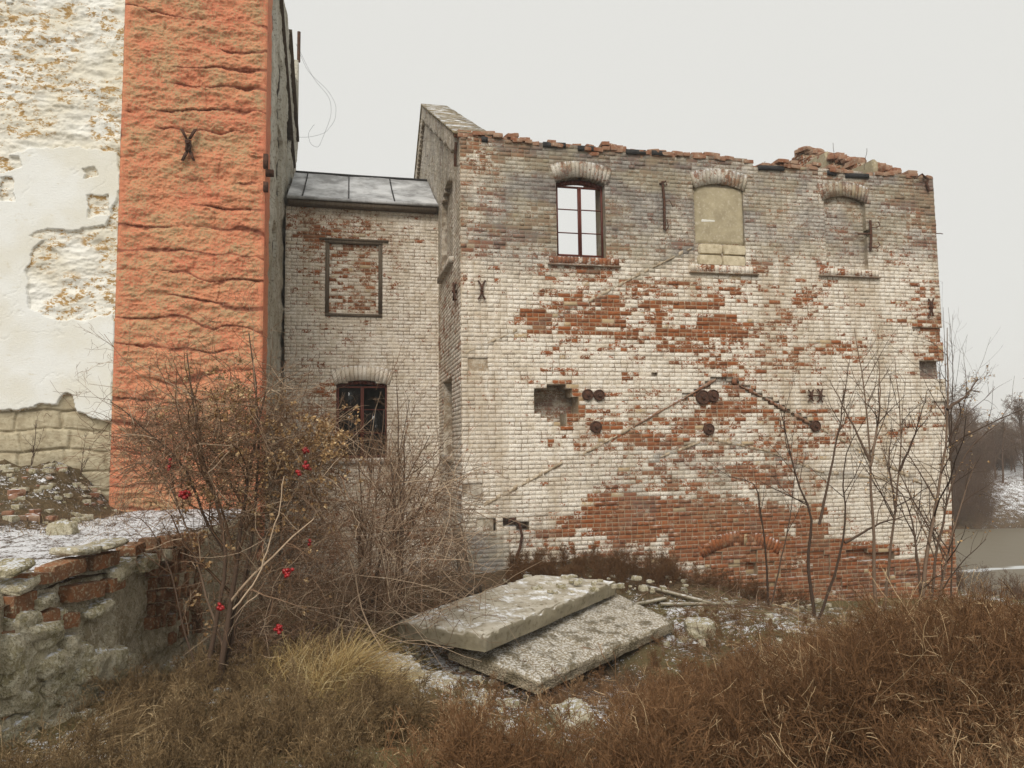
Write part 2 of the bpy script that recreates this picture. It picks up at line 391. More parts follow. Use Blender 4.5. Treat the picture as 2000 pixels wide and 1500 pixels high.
def mat_ground():
    """ca: R snow amount, G olive"""
    s = NT('frosty_soil'); p, g, t, a = s.attr()
    n1 = s.noise(3.0, 6, 0.7); n2 = s.noise(17, 5, 0.7); n3 = s.noise(55, 3, 0.6)
    c = s.mix(s.ramp(n2, 0.35, 0.65), (0.075, 0.048, 0.026), (0.15, 0.10, 0.055))
    c = s.mix(s.ramp(n1, 0.45, 0.6, 0, 0.6), c, (0.045, 0.034, 0.022))
    c = s.mix(s.ramp(g, 0.3, 0.7, 0, 0.8), c, s.mix(n2, (0.11, 0.10, 0.035), (0.24, 0.19, 0.08)))
    c = s.mix(s.ramp(n3, 0.6, 0.7, 0, 0.6), c, (0.28, 0.22, 0.15))
    v = s.math('ADD', p, s.math('ADD', s.math('MULTIPLY', s.math('SUBTRACT', n2, 0.5), 1.5), s.math('MULTIPLY', s.math('SUBTRACT', n1, 0.5), 1.3)))
    v = s.math('ADD', v, s.math('MULTIPLY', s.math('SUBTRACT', n3, 0.5), 0.8))
    c = s.mix(s.ramp(v, 0.5, 0.62), c, (0.80, 0.81, 0.84))
    s.bump(s.math('ADD', n2, s.math('MULTIPLY', n3, 0.5)), 0.9, 0.05)
    return s.out(c, 0.95)
M['ground'] = mat_ground()
def mat_water():
    s = NT('river_water'); n = s.noise(0.9, 4, 0.5, (1, 1, 1))
    ice = s.ramp(s.noise(0.16, 4, 0.6, (0.35, 1.6, 1)), 0.66, 0.68)
    s.bump(n, 0.3, 0.08)
    return s.out(s.mix(ice, (0.16, 0.135, 0.095), (0.5, 0.51, 0.51)), s.ramp(ice, 0, 1, 0.5, 0.9), 0, 0.2)
M['water'] = mat_water()

# ------------------------------------------------------------------ terrain
CP = np.array([  # X, Y, z
    (-3, 1, -1.8), (0, 1, -1.75), (4, 1, -1.9), (9, 1, -2.3), (-2, 4, -1.95), (0, 4, -1.8), (3, 4, -1.95), (6, 4, -2.2), (10, 5, -2.7),
    (-1.5, 7, -2.25), (0, 7, -2.2), (2, 7, -2.6), (5, 7, -2.55), (8, 8, -2.7), (13, 8, -3.3),
    (-1, 10, -2.6), (1, 9.3, -2.85), (2.3, 8.6, -3.1), (3.4, 9.6, -3.15), (5, 10.4, -3.0), (4.2, 11.6, -2.75), (6, 11, -2.7), (8.5, 11, -3.05), (12, 11, -3.5), (16, 11, -4.1),
    (0, 13, -2.9), (2.3, 13.2, -2.45), (3.5, 13.6, -2.25), (4.8, 13.8, -2.2), (6.0, 13.8, -2.45), (7.2, 13.8, -2.9), (8.5, 13.8, -3.25), (10, 13.8, -3.35), (13, 13.8, -3.45), (17, 14, -4.3),
    (0, 17.5, -3.0), (5, 20, -3.2), (12, 20, -3.8), (18, 20, -4.8), (-8, 2, -1.2), (-12, 8, -1.2), (-12, 20, -2), (0, 25, -3.5)], float)
def near_h(X, Y):
    X = np.asarray(X, float); Y = np.asarray(Y, float); num = 0; den = 0
    for x, y, z in CP:
        wgt = 1.0 / ((X - x) ** 2 + (Y - y) ** 2 + 0.15) ** 1.7; num = num + wgt * z; den = den + wgt
    return num / den
def ground_h(X, Y, detail=True):
    X = np.asarray(X, float); Y = np.asarray(Y, float)
    h = near_h(X, Y)
    a = X * fh[0] + Y * fh[1]; s = X * rh[0] + Y * rh[1]
    # river valley to the right and behind
    t = sstep(19, 27, a + 0.45 * (s - 12))
    h = h * (1 - t) + (-6.2) * t
    b = sstep(41, 50, a - 0.16 * (s - 28))
    bank = -2.6 + 1.4 * sstep(50, 120, a) + 1.3 * sstep(28, 60, s) - 1.6 * sstep(32, 22, s) + 6 * sstep(90, 260, a)
    h = np.where(t > 0, h * (1 - b) + bank * b, h)
    if detail:
        h = h + 0.16 * (fbm(X * 1.3, Y * 1.3, 3) - 0.5) + 0.07 * (fbm(X * 5, Y * 5, 5) - 0.5)
        h = h + 0.8 * (fbm(X * 0.12, Y * 0.12, 8) - 0.5) * sstep(30, 60, a)
    return h
def snow_amt(X, Y):
    px, py = proj(np.stack([X, Y, ground_h(X, Y, False)], -1))
    s = 0.22 + 0 * X
    for cx, cy, rx, ry, am in [(1330, 1190, 120, 40, .14), (1460, 1230, 130, 50, .12), (1560, 1200, 130, 40, .17), (860, 1300, 90, 70, .38), (1150, 1380, 120, 60, .22), (1330, 1250, 60, 60, .2),
                               (150, 1470, 160, 60, .25), (670, 1450, 60, 30, .2), (1640, 1400, 160, 80, .22), (1850, 1380, 120, 50, .22), (1250, 1400, 120, 60, .2), (980, 1400, 80, 50, .2), (1930, 1150, 80, 60, .2)]:
        s = s + am * np.exp(-((px - cx) / rx) ** 2 - ((py - cy) / ry) ** 2)
    a = X * fh[0] + Y * fh[1]
    return s + 0.34 * sstep(44, 47, a) * sstep(1900, 1950, px) - .3 * sstep(1910, 1880, px) * (a > 40)
def axis_pts(pts):
    out = []
    for (a, b, st) in pts: out += list(np.arange(a, b, st))
    return np.array(out + [pts[-1][1]])
gx = axis_pts([(-60, -14, 2), (-14, -4, 0.3), (-4, 16, 0.09), (16, 34, 0.35), (34, 100, 1.4), (100, 900, 40)])
gy = axis_pts([(-30, -2, 1.5), (-2, 14.4, 0.09), (14.4, 34, 0.35), (34, 100, 1.4), (100, 900, 40)])
GX, GY = np.meshgrid(gx, gy); GZ = ground_h(GX, GY)
nx_, ny_ = len(gx), len(gy)
idx = np.arange(nx_ * ny_).reshape(ny_, nx_)
GF = np.stack([idx[:-1, :-1], idx[:-1, 1:], idx[1:, 1:], idx[1:, :-1]], -1).reshape(-1, 4)
sn = snow_amt(GX.ravel(), GY.ravel())
ol = fbm(GX.ravel() * 0.5, GY.ravel() * 0.5, 12)
ol = ol * (GY.ravel() < 16) * (GX.ravel() < 16) + 0.25 * ((GX.ravel() < 1) & (GY.ravel() < 9))
g = mesh('ground', np.stack([GX, GY, GZ], -1).reshape(-1, 3), GF, M['ground'], None, np.stack([sn, ol, ol * 0, ol * 0 + 1], -1), True)
tag(g, kind='structure')
WZ = -5.25
wv = np.array([(-80, -40, WZ), (500, -40, WZ), (500, 500, WZ), (-80, 500, WZ)])
tag(mesh('river_water', wv, [[0, 1, 2, 3]], M['water']), kind='structure')

# ------------------------------------------------------------------ masonry wall of cells and bricks
Zv = np.array([0, 0, 1.0])
def cell_wall(name, parent, O, U, N, u0, u1, v0, v1, inside, depth, thick, attrs, mat, du=0.13, dv=0.083, joint=0.009, proud=0.006, rough=1.0, seed=1):
    O, U, N = map(lambda a: np.asarray(a, float), (O, U, N)); r = np.random.default_rng(seed)
    nu = int(round((u1 - u0) / du)); nv = int(round((v1 - v0) / dv))
    uc = u0 + (np.arange(nu) + 0.5) * du; vc = v0 + (np.arange(nv) + 0.5) * dv
    UC, VC = np.meshgrid(uc, vc)           # [v,u]
    ins = inside(UC, VC); D = np.where(ins, depth(UC, VC), thick)
    W = lambda u, v, d: O + U * u[..., None] + Zv * v[..., None] - N * d[..., None]
    V = []; 
    def quad(u_, v_, d_): V.append(W(np.stack(u_, -1), np.stack(v_, -1), np.stack(d_, -1)))
    AU = []; AV = []
    def q(u_, v_, d_):
        quad(u_, v_, d_); AU.append(np.stack(u_, -1)); AV.append(np.stack(v_, -1))
    jj, ii = np.nonzero(ins); a = u0 + ii * du; b = a + du; c = v0 + jj * dv; e = c + dv; d = D[jj, ii]
    q([a, b, b, a], [c, c, e, e], [d, d, d, d])
    th = np.full_like(d, thick); q([b, a, a, b], [c, c, e, e], [th, th, th, th])
    Dp = np.pad(D, 1, constant_values=thick)
    # vertical steps between u neighbours
    L = Dp[1:-1, :-1]; Rr = Dp[1:-1, 1:]; jj, ii = np.nonzero(np.abs(L - Rr) > 1e-4)
    a = u0 + ii * du; c = v0 + jj * dv; e = c + dv; l = L[jj, ii]; rr = Rr[jj, ii]
    q([a, a, a, a], [c, c, e, e], [l, rr, rr, l])
    L = Dp[:-1, 1:-1]; Rr = Dp[1:, 1:-1]; jj, ii = np.nonzero(np.abs(L - Rr) > 1e-4)
    c = v0 + jj * dv; a = u0 + ii * du; b = a + du; l = L[jj, ii]; rr = Rr[jj, ii]
    q([a, b, b, a], [c, c, c, c], [l, l, rr, rr])
    V = np.concatenate(V).reshape(-1, 3); AU = np.concatenate(AU).ravel(); AV = np.concatenate(AV).ravel()
    F = np.arange(len(V)).reshape(-1, 4)
    ca = attrs(AU, AV, None); ca[:, 3] = 1.0
    # bricks
    A = []; B = []; C = []; E = []; DD = []
    for j in range(nv):
        st = (j % 2 == 0)
        off = (j // 2 % 2)
        i = 0
        row = []
        if st:
            if off: row.append((0, 1)); i = 1
            while i < nu - 1: row.append((i, i + 2)); i += 2
            if i < nu: row.append((i, i + 1))
        else:
            row = [(k, k + 1) for k in range(nu)]
        for (p, q_) in row:
            c0 = [k for k in range(p, q_) if ins[j, k]]
            if not c0: continue
            if len(c0) == 2 and abs(D[j, c0[0]] - D[j, c0[1]]) > 1e-3: parts = [(c0[0], c0[0] + 1), (c0[1], c0[1] + 1)]
            else: parts = [(c0[0], c0[-1] + 1)]
            for (x, y) in parts:
                A.append(u0 + x * du + (0.5 * du if (not st) else 0) * 0); B.append(u0 + y * du); C.append(v0 + j * dv); E.append(v0 + (j + 1) * dv); DD.append(D[j, x])
    A, B, C, E, DD = map(np.array, (A, B, C, E, DD)); n = len(A)
    jt = joint / 2 * r.uniform(0.7, 1.5, (4, n))
    wob = 0.007 * (vn(C * 0 + A * .45, C * .9, 44) - .5) * 2; C = C + wob; E = E + wob
    def jit(X_, Yv): return 0.026 * (_T[np.round(X_ / du * 7).astype(int) & 255, np.round(Yv / dv * 5).astype(int) & 255] - .5)
    A0, C0_ = A.copy(), np.round((C - wob - v0) / dv); A = A + jit(A, C0_ * dv); B = B + jit(B, C0_ * dv)
    A = A + jt[0]; B = B - jt[1]; C = C + jt[2]; E = E - jt[3]
    at = attrs((A + B) / 2, (C + E) / 2, r); rnd = r.random(n)
    pr = proud * r.uniform(0.6, 1.3, n) + (at[:, 0] < 0.35) * r.normal(0, 0.007 * rough, n)
    worn = (r.random(n) < 0.05 * rough) & (at[:, 0] < 0.5); pr = np.where(worn, -0.018, pr)
    pr = np.where(worn, 0.002, np.clip(pr, 0.003, 0.05))
    ins_ = 0.003 + 0.004 * r.random(n)
    sh = r.normal(0, 0.002, (4, n)) * rough
    u8 = np.stack([A, B, B, A, A + ins_, B - ins_, B - ins_, A + ins_], -1)
    v8 = np.stack([C, C, E, E, C + ins_ + sh[0], C + ins_ + sh[1], E - ins_ + sh[2], E - ins_ + sh[3]], -1)
    d8 = np.stack([DD + 0.001] * 4 + [DD - pr - np.abs(sh[0]), DD - pr, DD - pr - np.abs(sh[1]), DD - pr], -1)
    BV = W(u8, v8, d8).reshape(-1, 3)
    bf = np.array([[4, 5, 6, 7], [0, 1, 5, 4], [1, 2, 6, 5], [2, 3, 7, 6], [3, 0, 4, 7]])
    BF = (np.arange(n)[:, None, None] * 8 + bf[None]).reshape(-1, 4) + len(V)
    at = at.copy(); at[:, 2] = rnd; at[:, 3] = 0
    bc = np.repeat(at, 8, axis=0)
    bc[:, 0] += np.tile([-.12, -.12, -.12, -.12, 0, 0, 0, 0], n)
    bc[:, 3] = np.tile([.5, .5, .5, .5, 0, 0, 0, 0], n)
    return mesh(name, np.concatenate([V, BV]), [np.concatenate([F, BF])], mat, parent, np.concatenate([ca, bc]))

def arch(name, parent, O, U, N, pts_in, pts_out, n, mat, att, proud=0.02, back=0.25, soffit=True):
    """voussoirs between an inner curve and an outer curve (local u,v)"""
    O, U, N = map(lambda a: np.asarray(a, float), (O, U, N)); mb = MB()
    W = lambda u, v, d: O + U * u + Zv * v - N * d
    pi = np.array(pts_in); po = np.array(pts_out); t = np.linspace(0, 1, n + 1)
    def samp(p, t):
        s = np.concatenate([[0], np.cumsum(np.hypot(*np.diff(p, axis=0).T))]); s /= s[-1]
        return np.stack([np.interp(t, s, p[:, 0]), np.interp(t, s, p[:, 1])], -1)
    I = samp(pi, t); Q = samp(po, t)
    for k in range(n):
        g = 0.06; a = I[k] + (I[k + 1] - I[k]) * g; b = I[k + 1] - (I[k + 1] - I[k]) * g
        c = Q[k + 1] - (Q[k + 1] - Q[k]) * g; d = Q[k] + (Q[k + 1] - Q[k]) * g
        rv = random.random(); pr = -proud * random.uniform(0.6, 1.2)
        u, v = (a + c) / 2; aa = att(u, v); aa = (aa[0] + random.uniform(-.15, .15), aa[1], rv, 0)
        P = [W(*a, pr), W(*b, pr), W(*c, pr), W(*d, pr), W(*a, back), W(*b, back), W(*c, back), W(*d, back)]
        mb.hexa(P, aa)
    # mortar core
    for k in range(n):
        aa = att(*((I[k] + Q[k]) / 2)); aa = (aa[0], aa[1], .5, 1)
        P = [W(*I[k], -proud * .3), W(*I[k + 1], -proud * .3), W(*Q[k + 1], -proud * .3), W(*Q[k], -proud * .3), W(*I[k], back - .01), W(*I[k + 1], back - .01), W(*Q[k + 1], back - .01), W(*Q[k], back - .01)]
        mb.hexa(P, aa)
    return mb.build(name, mat, parent)
def arc(ua, ub, v, rise, n=12):
    t = np.linspace(0, 1, n); return [(ua + (ub - ua) * x, v + rise * (1 - (2 * x - 1) ** 2)) for x in t]

# ================================================================== MAIN BRICK BUILDING
YM = 14.0
def mainuv(px, py): p = onY(px, py, YM); return p[..., 0], p[..., 2]
XL = float(mainuv(901, 700)[0])
TOP = [(880, 262), (905, 262), (925, 263), (938, 272), (948, 266), (985, 269), (1045, 279), (1060, 284), (1110, 284), (1150, 291), (1160, 300), (1175, 289), (1245, 297), (1262, 305), (1275, 300), (1350, 305), (1380, 307),
       (1440, 311), (1470, 316), (1476, 328), (1500, 329), (1520, 325), (1545, 324), (1600, 330), (1700, 340), (1740, 340), (1790, 344), (1824, 344)]
REDGE = [(1824, 344), (1828, 400), (1832, 440), (1834, 520), (1838, 570), (1838, 610), (1842, 640), (1838, 670), (1845, 700), (1840, 712), (1849, 735), (1848, 780), (1852, 840), (1856, 900), (1860, 930), (1858, 970), (1866, 1010), (1868, 1060), (1870, 1110), (1868, 1180), (1870, 1400)]
OUT = TOP + REDGE[1:] + [(880, 1400)]
uvO = [tuple(map(float, mainuv(x, y))) for x, y in OUT]
EXP = table(["4 4 5 4 4 4 3 3 4 4 4 5 5 5 6 7", "1 1 1 1 1 1 1 1 1 1 1 2 3 4 5 8", "1 1 1 1 1 1 1 1 1 1 1 1 2 3 4 6", "1 3 3 2 1 1 1 1 0 1 1 1 3 3 3 4",
             "2 3 4 3 3 1 1 2 1 0 1 1 2 2 2 2", "1 1 1 1 1 1 1 1 1 1 0 0 0 0 0 1", "0 1 2 3 3 3 4 3 3 2 1 1 1 2 2 3", "0 1 5 4 4 4 5 4 4 4 2 1 1 1 2 7",
             "0 0 1 3 3 3 2 4 3 3 2 2 2 1 1 6", "1 0 1 1 1 2 1 2 2 2 1 1 1 0 0 3", "0 0 0 2 4 4 4 4 5 5 4 4 3 1 0 3", "0 0 0 0 4 4 6 7 6 4 4 2 2 2 1 3",
             "0 0 0 0 4 6 6 5 5 4 5 4 2 1 0 1", "0 0 0 2 4 4 5 5 5 4 5 4 1 0 0 1", "0 0 1 2 7 8 7 6 6 6 5 3 0 0 0 2", "1 3 5 6 5 8 9 9 9 9 9 8 2 0 1 5",
             "1 1 3 2 6 4 4 7 9 9 9 9 9 8 6 8", "1 1 2 2 3 3 6 9 9 9 9 9 9 9 9 9"], 930, 60, 290, 50)
GRI = table(["5 6 7 7 6 6 6 5 5 5 5 5 6 6 7 8", "3 6 7 7 7 6 7 6 5 5 5 4 4 5 6 7", "4 6 7 7 6 6 7 5 5 6 6 4 4 5 6 6", "4 6 6 6 6 6 6 5 4 6 5 5 5 6 5 4",
             "3 4 5 5 5 5 5 4 3 4 4 4 4 4 4 4", "2 2 2 2 3 2 2 1 1 2 2 2 2 2 2 2", "1 1 1 1 1 1 1 1 1 1 1 1 1 1 1 2", "1 1 1 1 1 1 1 1 1 1 1 1 1 1 1 2",
             "1 1 1 1 1 1 1 1 1 1 1 1 1 1 1 2", "1 1 1 1 1 1 1 1 1 1 1 1 1 1 1 2", "1 1 1 1 1 1 2 2 2 1 1 1 1 1 1 2", "1 1 1 1 2 2 2 3 2 2 1 1 1 1 1 2",
             "1 1 1 2 2 3 3 3 3 3 3 2 2 1 1 2", "2 1 1 2 3 4 4 4 4 4 3 3 2 2 2 2", "3 2 2 2 2 3 3 3 3 3 3 2 1 1 1 2", "4 3 3 2 3 2 2 2 2 2 2 2 1 1 1 2",
             "6 4 3 3 3 3 3 3 2 2 2 2 2 2 2 2", "6 5 4 4 4 4 3 3 3 3 3 3 3 3 3 3"], 930, 60, 290, 50)
SCAR1 = [(940, 992), (1100, 905), (1230, 838), (1340, 775), (1400, 742), (1425, 742), (1560, 815), (1600, 838), (1700, 890), (1810, 950)]
SCAR2 = [(908, 690), (1010, 645), (1150, 590), (1230, 545), (1352, 484)]
SCAR3 = [(1270, 898), (1385, 858), (1500, 885), (1600, 925), (1760, 935)]
PATCH = [  # hard patches of bare brick, as in the photo
    [(1010, 615), (1015, 598), (1025, 600), (1075, 612), (1070, 625), (1060, 640), (1075, 650), (1170, 645), (1210, 650), (1245, 652), (1245, 657), (1018, 652), (1030, 640), (1028, 622)],
    [(1108, 622), (1205, 622), (1240, 632), (1240, 640), (1125, 640)], [(1150, 572), (1210, 580), (1215, 600), (1155, 598)], [(1095, 575), (1145, 578), (1142, 598), (1100, 592)],
    [(1255, 588), (1390, 590), (1390, 605), (1258, 603)], [(1365, 612), (1440, 612), (1440, 645), (1362, 640)], [(1265, 645), (1360, 645), (1400, 655), (1265, 655)],
    [(1378, 1030), (1620, 1018), (1612, 1070), (1700, 1065), (1760, 1070), (1770, 1100), (1870, 1080), (1875, 1190), (1340, 1190), (1340, 1060)],
    [(1145, 970), (1240, 965), (1400, 985), (1560, 1000), (1600, 1020), (1380, 1040), (1200, 1035), (1140, 1010)], [(1650, 1075), (1700, 1068), (1745, 1082), (1760, 1110), (1660, 1110)]]
CLEAN = [[(905, 600), (1000, 640), (1020, 660), (1000, 800), (1040, 870), (1095, 880), (1050, 940), (960, 980), (905, 960)], [(1610, 930), (1780, 900), (1850, 960), (1840, 1080), (1760, 1095), (1745, 1060), (1615, 1050)]]
HOLES = [([(1042, 768), (1052, 757), (1080, 752), (1108, 755), (1115, 768), (1128, 775), (1130, 808), (1110, 812), (1105, 835), (1088, 828), (1060, 815), (1038, 808), (1040, 785)], 0.48),
         ([(918, 696), (957, 696), (957, 722), (918, 722)], 0.18), ([(933, 1010), (963, 1010), (963, 1034), (933, 1034)], 0.4), ([(985, 1014), (1032, 1016), (1030, 1035), (1015, 1035), (985, 1026)], 0.25),
         ([(1798, 706), (1860, 706), (1860, 738), (1798, 738)], 0.22), ([(1272, 726), (1284, 726), (1284, 733), (1272, 733)], 0.1), ([(1672, 452), (1700, 452), (1700, 462), (1672, 462)], 0.15),
         ([(1460, 1098), (1475, 1098), (1475, 1120), (1460, 1120)], 0.15), ([(1815, 780), (1850, 785), (1850, 815), (1818, 800)], 0.06), ([(1785, 640), (1850, 640), (1850, 668), (1800, 668)], 0.07),
         ([(1655, 1072), (1750, 1082), (1752, 1094), (1655, 1092)], 0.12), ([(905, 945), (942, 945), (942, 975), (905, 975)], 0.04), ([(1395, 738), (1430, 742), (1450, 752), (1400, 748)], 0.08)]
def main_attr(u, v, r):
    P = np.stack([u, np.full_like(u, YM), v], -1); px, py = proj(P)
    E = EXP(px, py); G = GRI(px, py)
    cl = vn(u * 1.7, v * 6, 21) * 0.55 + vn(u * 5, v * 12.05, 22) * 0.3 + vn(u * 0.6, v * 1.6, 23) * 0.35
    k = (r.random(len(u)) if r is not None else 0.5) * 0.55
    E = E * (1 - .36 * ((py > 770) & (py < 1000)))
    e = E * 1.05 - 0.02 + (cl - 0.6) * 1.1 + (k - 0.27) * 0.75
    m = 0.52 - (e - 0.42) * 2.0
    m = np.clip(m, -0.35, 1.0)
    for pl in PATCH: m = np.where(inpoly(px, py, pl), np.minimum(m, -0.25 + 0.35 * (vn(u * 3, v * 5, 31) > .72) + (.75 * (r.random(len(u)) > .90) if r is not None else 0)), m)
    for (cx, cy, rx, ry, am) in [(1230, 1085, 60, 18, .9), (1170, 1060, 30, 25, .7), (1350, 1108, 50, 14, 1.0), (1545, 1040, 16, 22, .9), (1300, 1062, 40, 14, .5), (1560, 1100, 34, 16, .6), (1440, 1000, 60, 12, .4), (1480, 965, 90, 10, .5), (1240, 1000, 40, 8, .4), (1840, 1110, 20, 40, .5), (1600, 1150, 50, 10, .4)]:
        m = m + am * 1.1 * np.exp(-((px - cx) / rx) ** 2 - ((py - cy) / ry) ** 2) * (.5 + fbm(u * 5, v * 5, 33))
    for pl in CLEAN: m = np.where(inpoly(px, py, pl), np.maximum(m, 0.75), m)
    d1 = np.minimum(dpoly(px, py, SCAR1), dpoly(px, py, SCAR3) + 3)
    G = G + 0.30 * (d1 < 8) * (px > 1230)
    d2 = dpoly(px, py, SCAR2); G = G + 0.28 * (d2 < 7)
    moss = inpoly(px, py, [(905, 1040), (985, 1040), (1010, 1150), (905, 1160)]); G = G + 0.3 * moss
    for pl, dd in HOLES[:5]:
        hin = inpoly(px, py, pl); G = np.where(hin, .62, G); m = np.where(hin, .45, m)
    near = dpoly(px, py, HOLES[0][0] + HOLES[0][0][:1]) < 10; m = np.where(near & (px > 1085) & ~inpoly(px, py, HOLES[0][0]), np.minimum(m, .15), m)
    up_ = sstep(0.0, 1.0, (540 - py) / 60); m = np.where(up_ > 0, m - 0.27 * up_, m); G = G + .10 * up_
    a = np.zeros((len(u), 4)); a[:, 0] = m; a[:, 1] = G * 0.92 + .05 + 0.12 * (vn(u * 1.5, v * 1.5, 25) - 0.5); a[:, 2] = 0.5
    return a
W1 = (float(mainuv(1085, 430)[0]), float(mainuv(1188, 430)[0]), float(mainuv(1135, 503)[1]), float(mainuv(1086, 355)[1]))   # u0,u1,v0,vspring
W2 = (float(mainuv(1358, 430)[0]), float(mainuv(1456, 430)[0]), float(mainuv(1405, 519)[1]), float(mainuv(1358, 368)[1]))
W3 = (float(mainuv(1608, 450)[0]), float(mainuv(1694, 450)[0]), float(mainuv(1650, 526)[1]), float(mainuv(1607, 392)[1]))
def main_in(u, v):
    px, py = proj(np.stack([u, np.full_like(u, YM), v], -1))
    r_ = inpoly(u, v, uvO)
    r_ &= ~((u > W1[0]) & (u < W1[1]) & (v > W1[2]) & (v < W1[3] + 0.14 * (1.45 - ((u - (W1[0] + W1[1]) / 2) / ((W1[1] - W1[0]) / 2)) ** 2)))
    return r_
def main_depth(u, v):
    px, py = proj(np.stack([u, np.full_like(u, YM), v], -1)); d = np.zeros_like(u)
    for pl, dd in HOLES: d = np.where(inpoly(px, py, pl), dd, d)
    for (a, b, c, e), dd in ((W2, 0.07), (W3, 0.10)):
        d = np.where((u > a) & (u < b) & (v > c) & (v < e + 0.13), dd, d)
    # the lower half is set forward of the eroded band
    low = inpoly(px, py, [(1378, 1075), (1620, 1080), (1660, 1110), (1870, 1105), (1870, 1150), (1378, 1150)])
    d = np.where((d == 0) & low & (vn(u * 2.5, v * 5, 41) > 0.62), 0.035, d)
    d = np.where((d == 0) & (dpoly(px, py, SCAR1) < 5) & (px > 1330) & (px < 1600), 0.05, d)
    return d
B0 = empty('brick_building', (XL, YM, -3.2), 'roofless whitewashed brick factory building with ragged wall top and bare red brick at its base', 'building')
vb = -4.2
cell_wall('front_wall', B0, (0, YM, 0), (1, 0, 0), (0, -1, 0), XL, XL + 0.13 * 88, vb, vb + 0.083 * 128, main_in, main_depth, 0.6, main_attr, M['brick'])
# fill of the second niche: plaster above two rows of limestone blocks
def wb(mb, u0, u1, v0, v1, d0, d1, c=(0.5, 0.3, 0.5, 1)):
    mb.box((u0, YM + d0, v0), (u1, YM + d1, v1), c)
def plastersheet(name, parent, u0, u1, v0, v1, Y, mat, amp=0.012, res=0.04, ca=None):
    nu = max(2, int((u1 - u0) / res)); nv = max(2, int((v1 - v0) / res))
    UU, VV = np.meshgrid(np.linspace(u0, u1, nu), np.linspace(v0, v1, nv))
    e = np.minimum(np.minimum(UU - u0, u1 - UU), np.minimum(VV - v0, v1 - VV))
    YY = Y - amp * fbm(UU * 4, VV * 4, 51) * 2 * sstep(-.01, 0.05, e) + 0.03 * (e < 1e-6)
    ix = np.arange(nu * nv).reshape(nv, nu)
    Fq = np.stack([ix[:-1, :-1], ix[:-1, 1:], ix[1:, 1:], ix[1:, :-1]], -1).reshape(-1, 4)
    c = np.tile(ca if ca is not None else (0.5, 0.5, 0.5, 0.5), (nu * nv, 1))
    return mesh(name, np.stack([UU, YY, VV], -1).reshape(-1, 3), Fq, mat, parent, c, True)
M['fill'] = mat_simple('olive_plaster', (0.42, 0.36, 0.24), (0.31, 0.26, 0.17), 3, (0.50, 0.44, 0.33), (0.5, 0.75), 0.5, 0.01)
M['lime'] = mat_simple('limestone_block', (0.62, 0.54, 0.39), (0.42, 0.35, 0.23), 7, (0.25, 0.2, 0.12), (0.58, 0.75), 0.6, 0.012)
vsp = float(mainuv(1405, 476)[1])
plastersheet('niche_plaster', B0, W2[0] + .01, W2[1] - .01, vsp, W2[3] + 0.10, YM + 0.045, M['fill'])
ud = W2[1] - W2[0]
def rock(c, s, seed, n=7, amp=0.12, pw=0.5, rot=0.0, tilt=0.0):
    """blocky stone as a displaced cube-sphere"""
    r = np.random.default_rng(seed); V = []; F = []; k = 0
    t = np.linspace(-1, 1, n)
    for ax in range(3):
        for sg in (-1, 1):
            a, b = np.meshgrid(t, t); o = np.full_like(a, sg)
            P = [None] * 3; P[ax] = o; P[(ax + 1) % 3] = a if sg > 0 else b; P[(ax + 2) % 3] = b if sg > 0 else a
            V.append(np.stack(P, -1).reshape(-1, 3)); ix = np.arange(n * n).reshape(n, n) + k
            F.append(np.stack([ix[:-1, :-1], ix[:-1, 1:], ix[1:, 1:], ix[1:, :-1]], -1).reshape(-1, 4)); k += n * n
    V = np.concatenate(V); F = np.concatenate(F)
    L = np.linalg.norm(V, axis=1, keepdims=True); mx_ = np.abs(V).max(1, keepdims=True)
    V = V * (mx_ / L) ** pw
    o = r.random(3) * 50
    nz = (fbm(V[:, 0] * 1.1 + o[0] + V[:, 2] * .7, V[:, 1] * 1.1 + o[1] - V[:, 2] * .6, seed % 50, 4) - 0.5) * 2
    V = V * (1 + amp * 2 * nz[:, None])
    if n > 8: V = V * (1 + amp * 1.1 * (ridge(V[:, 0] * 3.1 + o[1] + V[:, 2] * 1.3, V[:, 1] * 3.1 - V[:, 2] * 2.1 + o[2], seed % 40, 3) - .6)[:, None])
    V = V * np.asarray(s) / 2
    if tilt:
        c_, s_ = math.cos(tilt), math.sin(tilt); V = V @ np.array([[c_, 0, -s_], [0, 1, 0], [s_, 0, c_]])
    c_, s_ = math.cos(rot), math.sin(rot); V = V @ np.array([[c_, s_, 0], [-s_, c_, 0], [0, 0, 1]])
    return V + np.asarray(c), F
mb = MB(); vh = (vsp - W2[2]) / 2
for rr_ in range(2):
    for cc_ in range(2):
        V_, F_ = rock((W2[0] + ud * (0.27 + 0.47 * cc_ + 0.02 * rr_), YM + 0.06, W2[2] + vh * (rr_ + 0.5)), (ud * 0.47, 0.16, vh * 0.93), 60 + rr_ * 2 + cc_, 9, 0.03, 0.28)
        mb.add(V_, F_)
mb.build('limestone_block', M['lime'], B0, True)
plastersheet('white_patch', B0, W2[0] + ud * .12, W2[0] + ud * .42, float(mainuv(1400, 436)[1]), float(mainuv(1400, 426)[1]), YM + 0.028, M['white'], 0.01, 0.03, (1, 0, 0, 0))
def main_att1(u, v):
    a = main_attr(np.array([u]), np.array([v]), None)[0]; return a
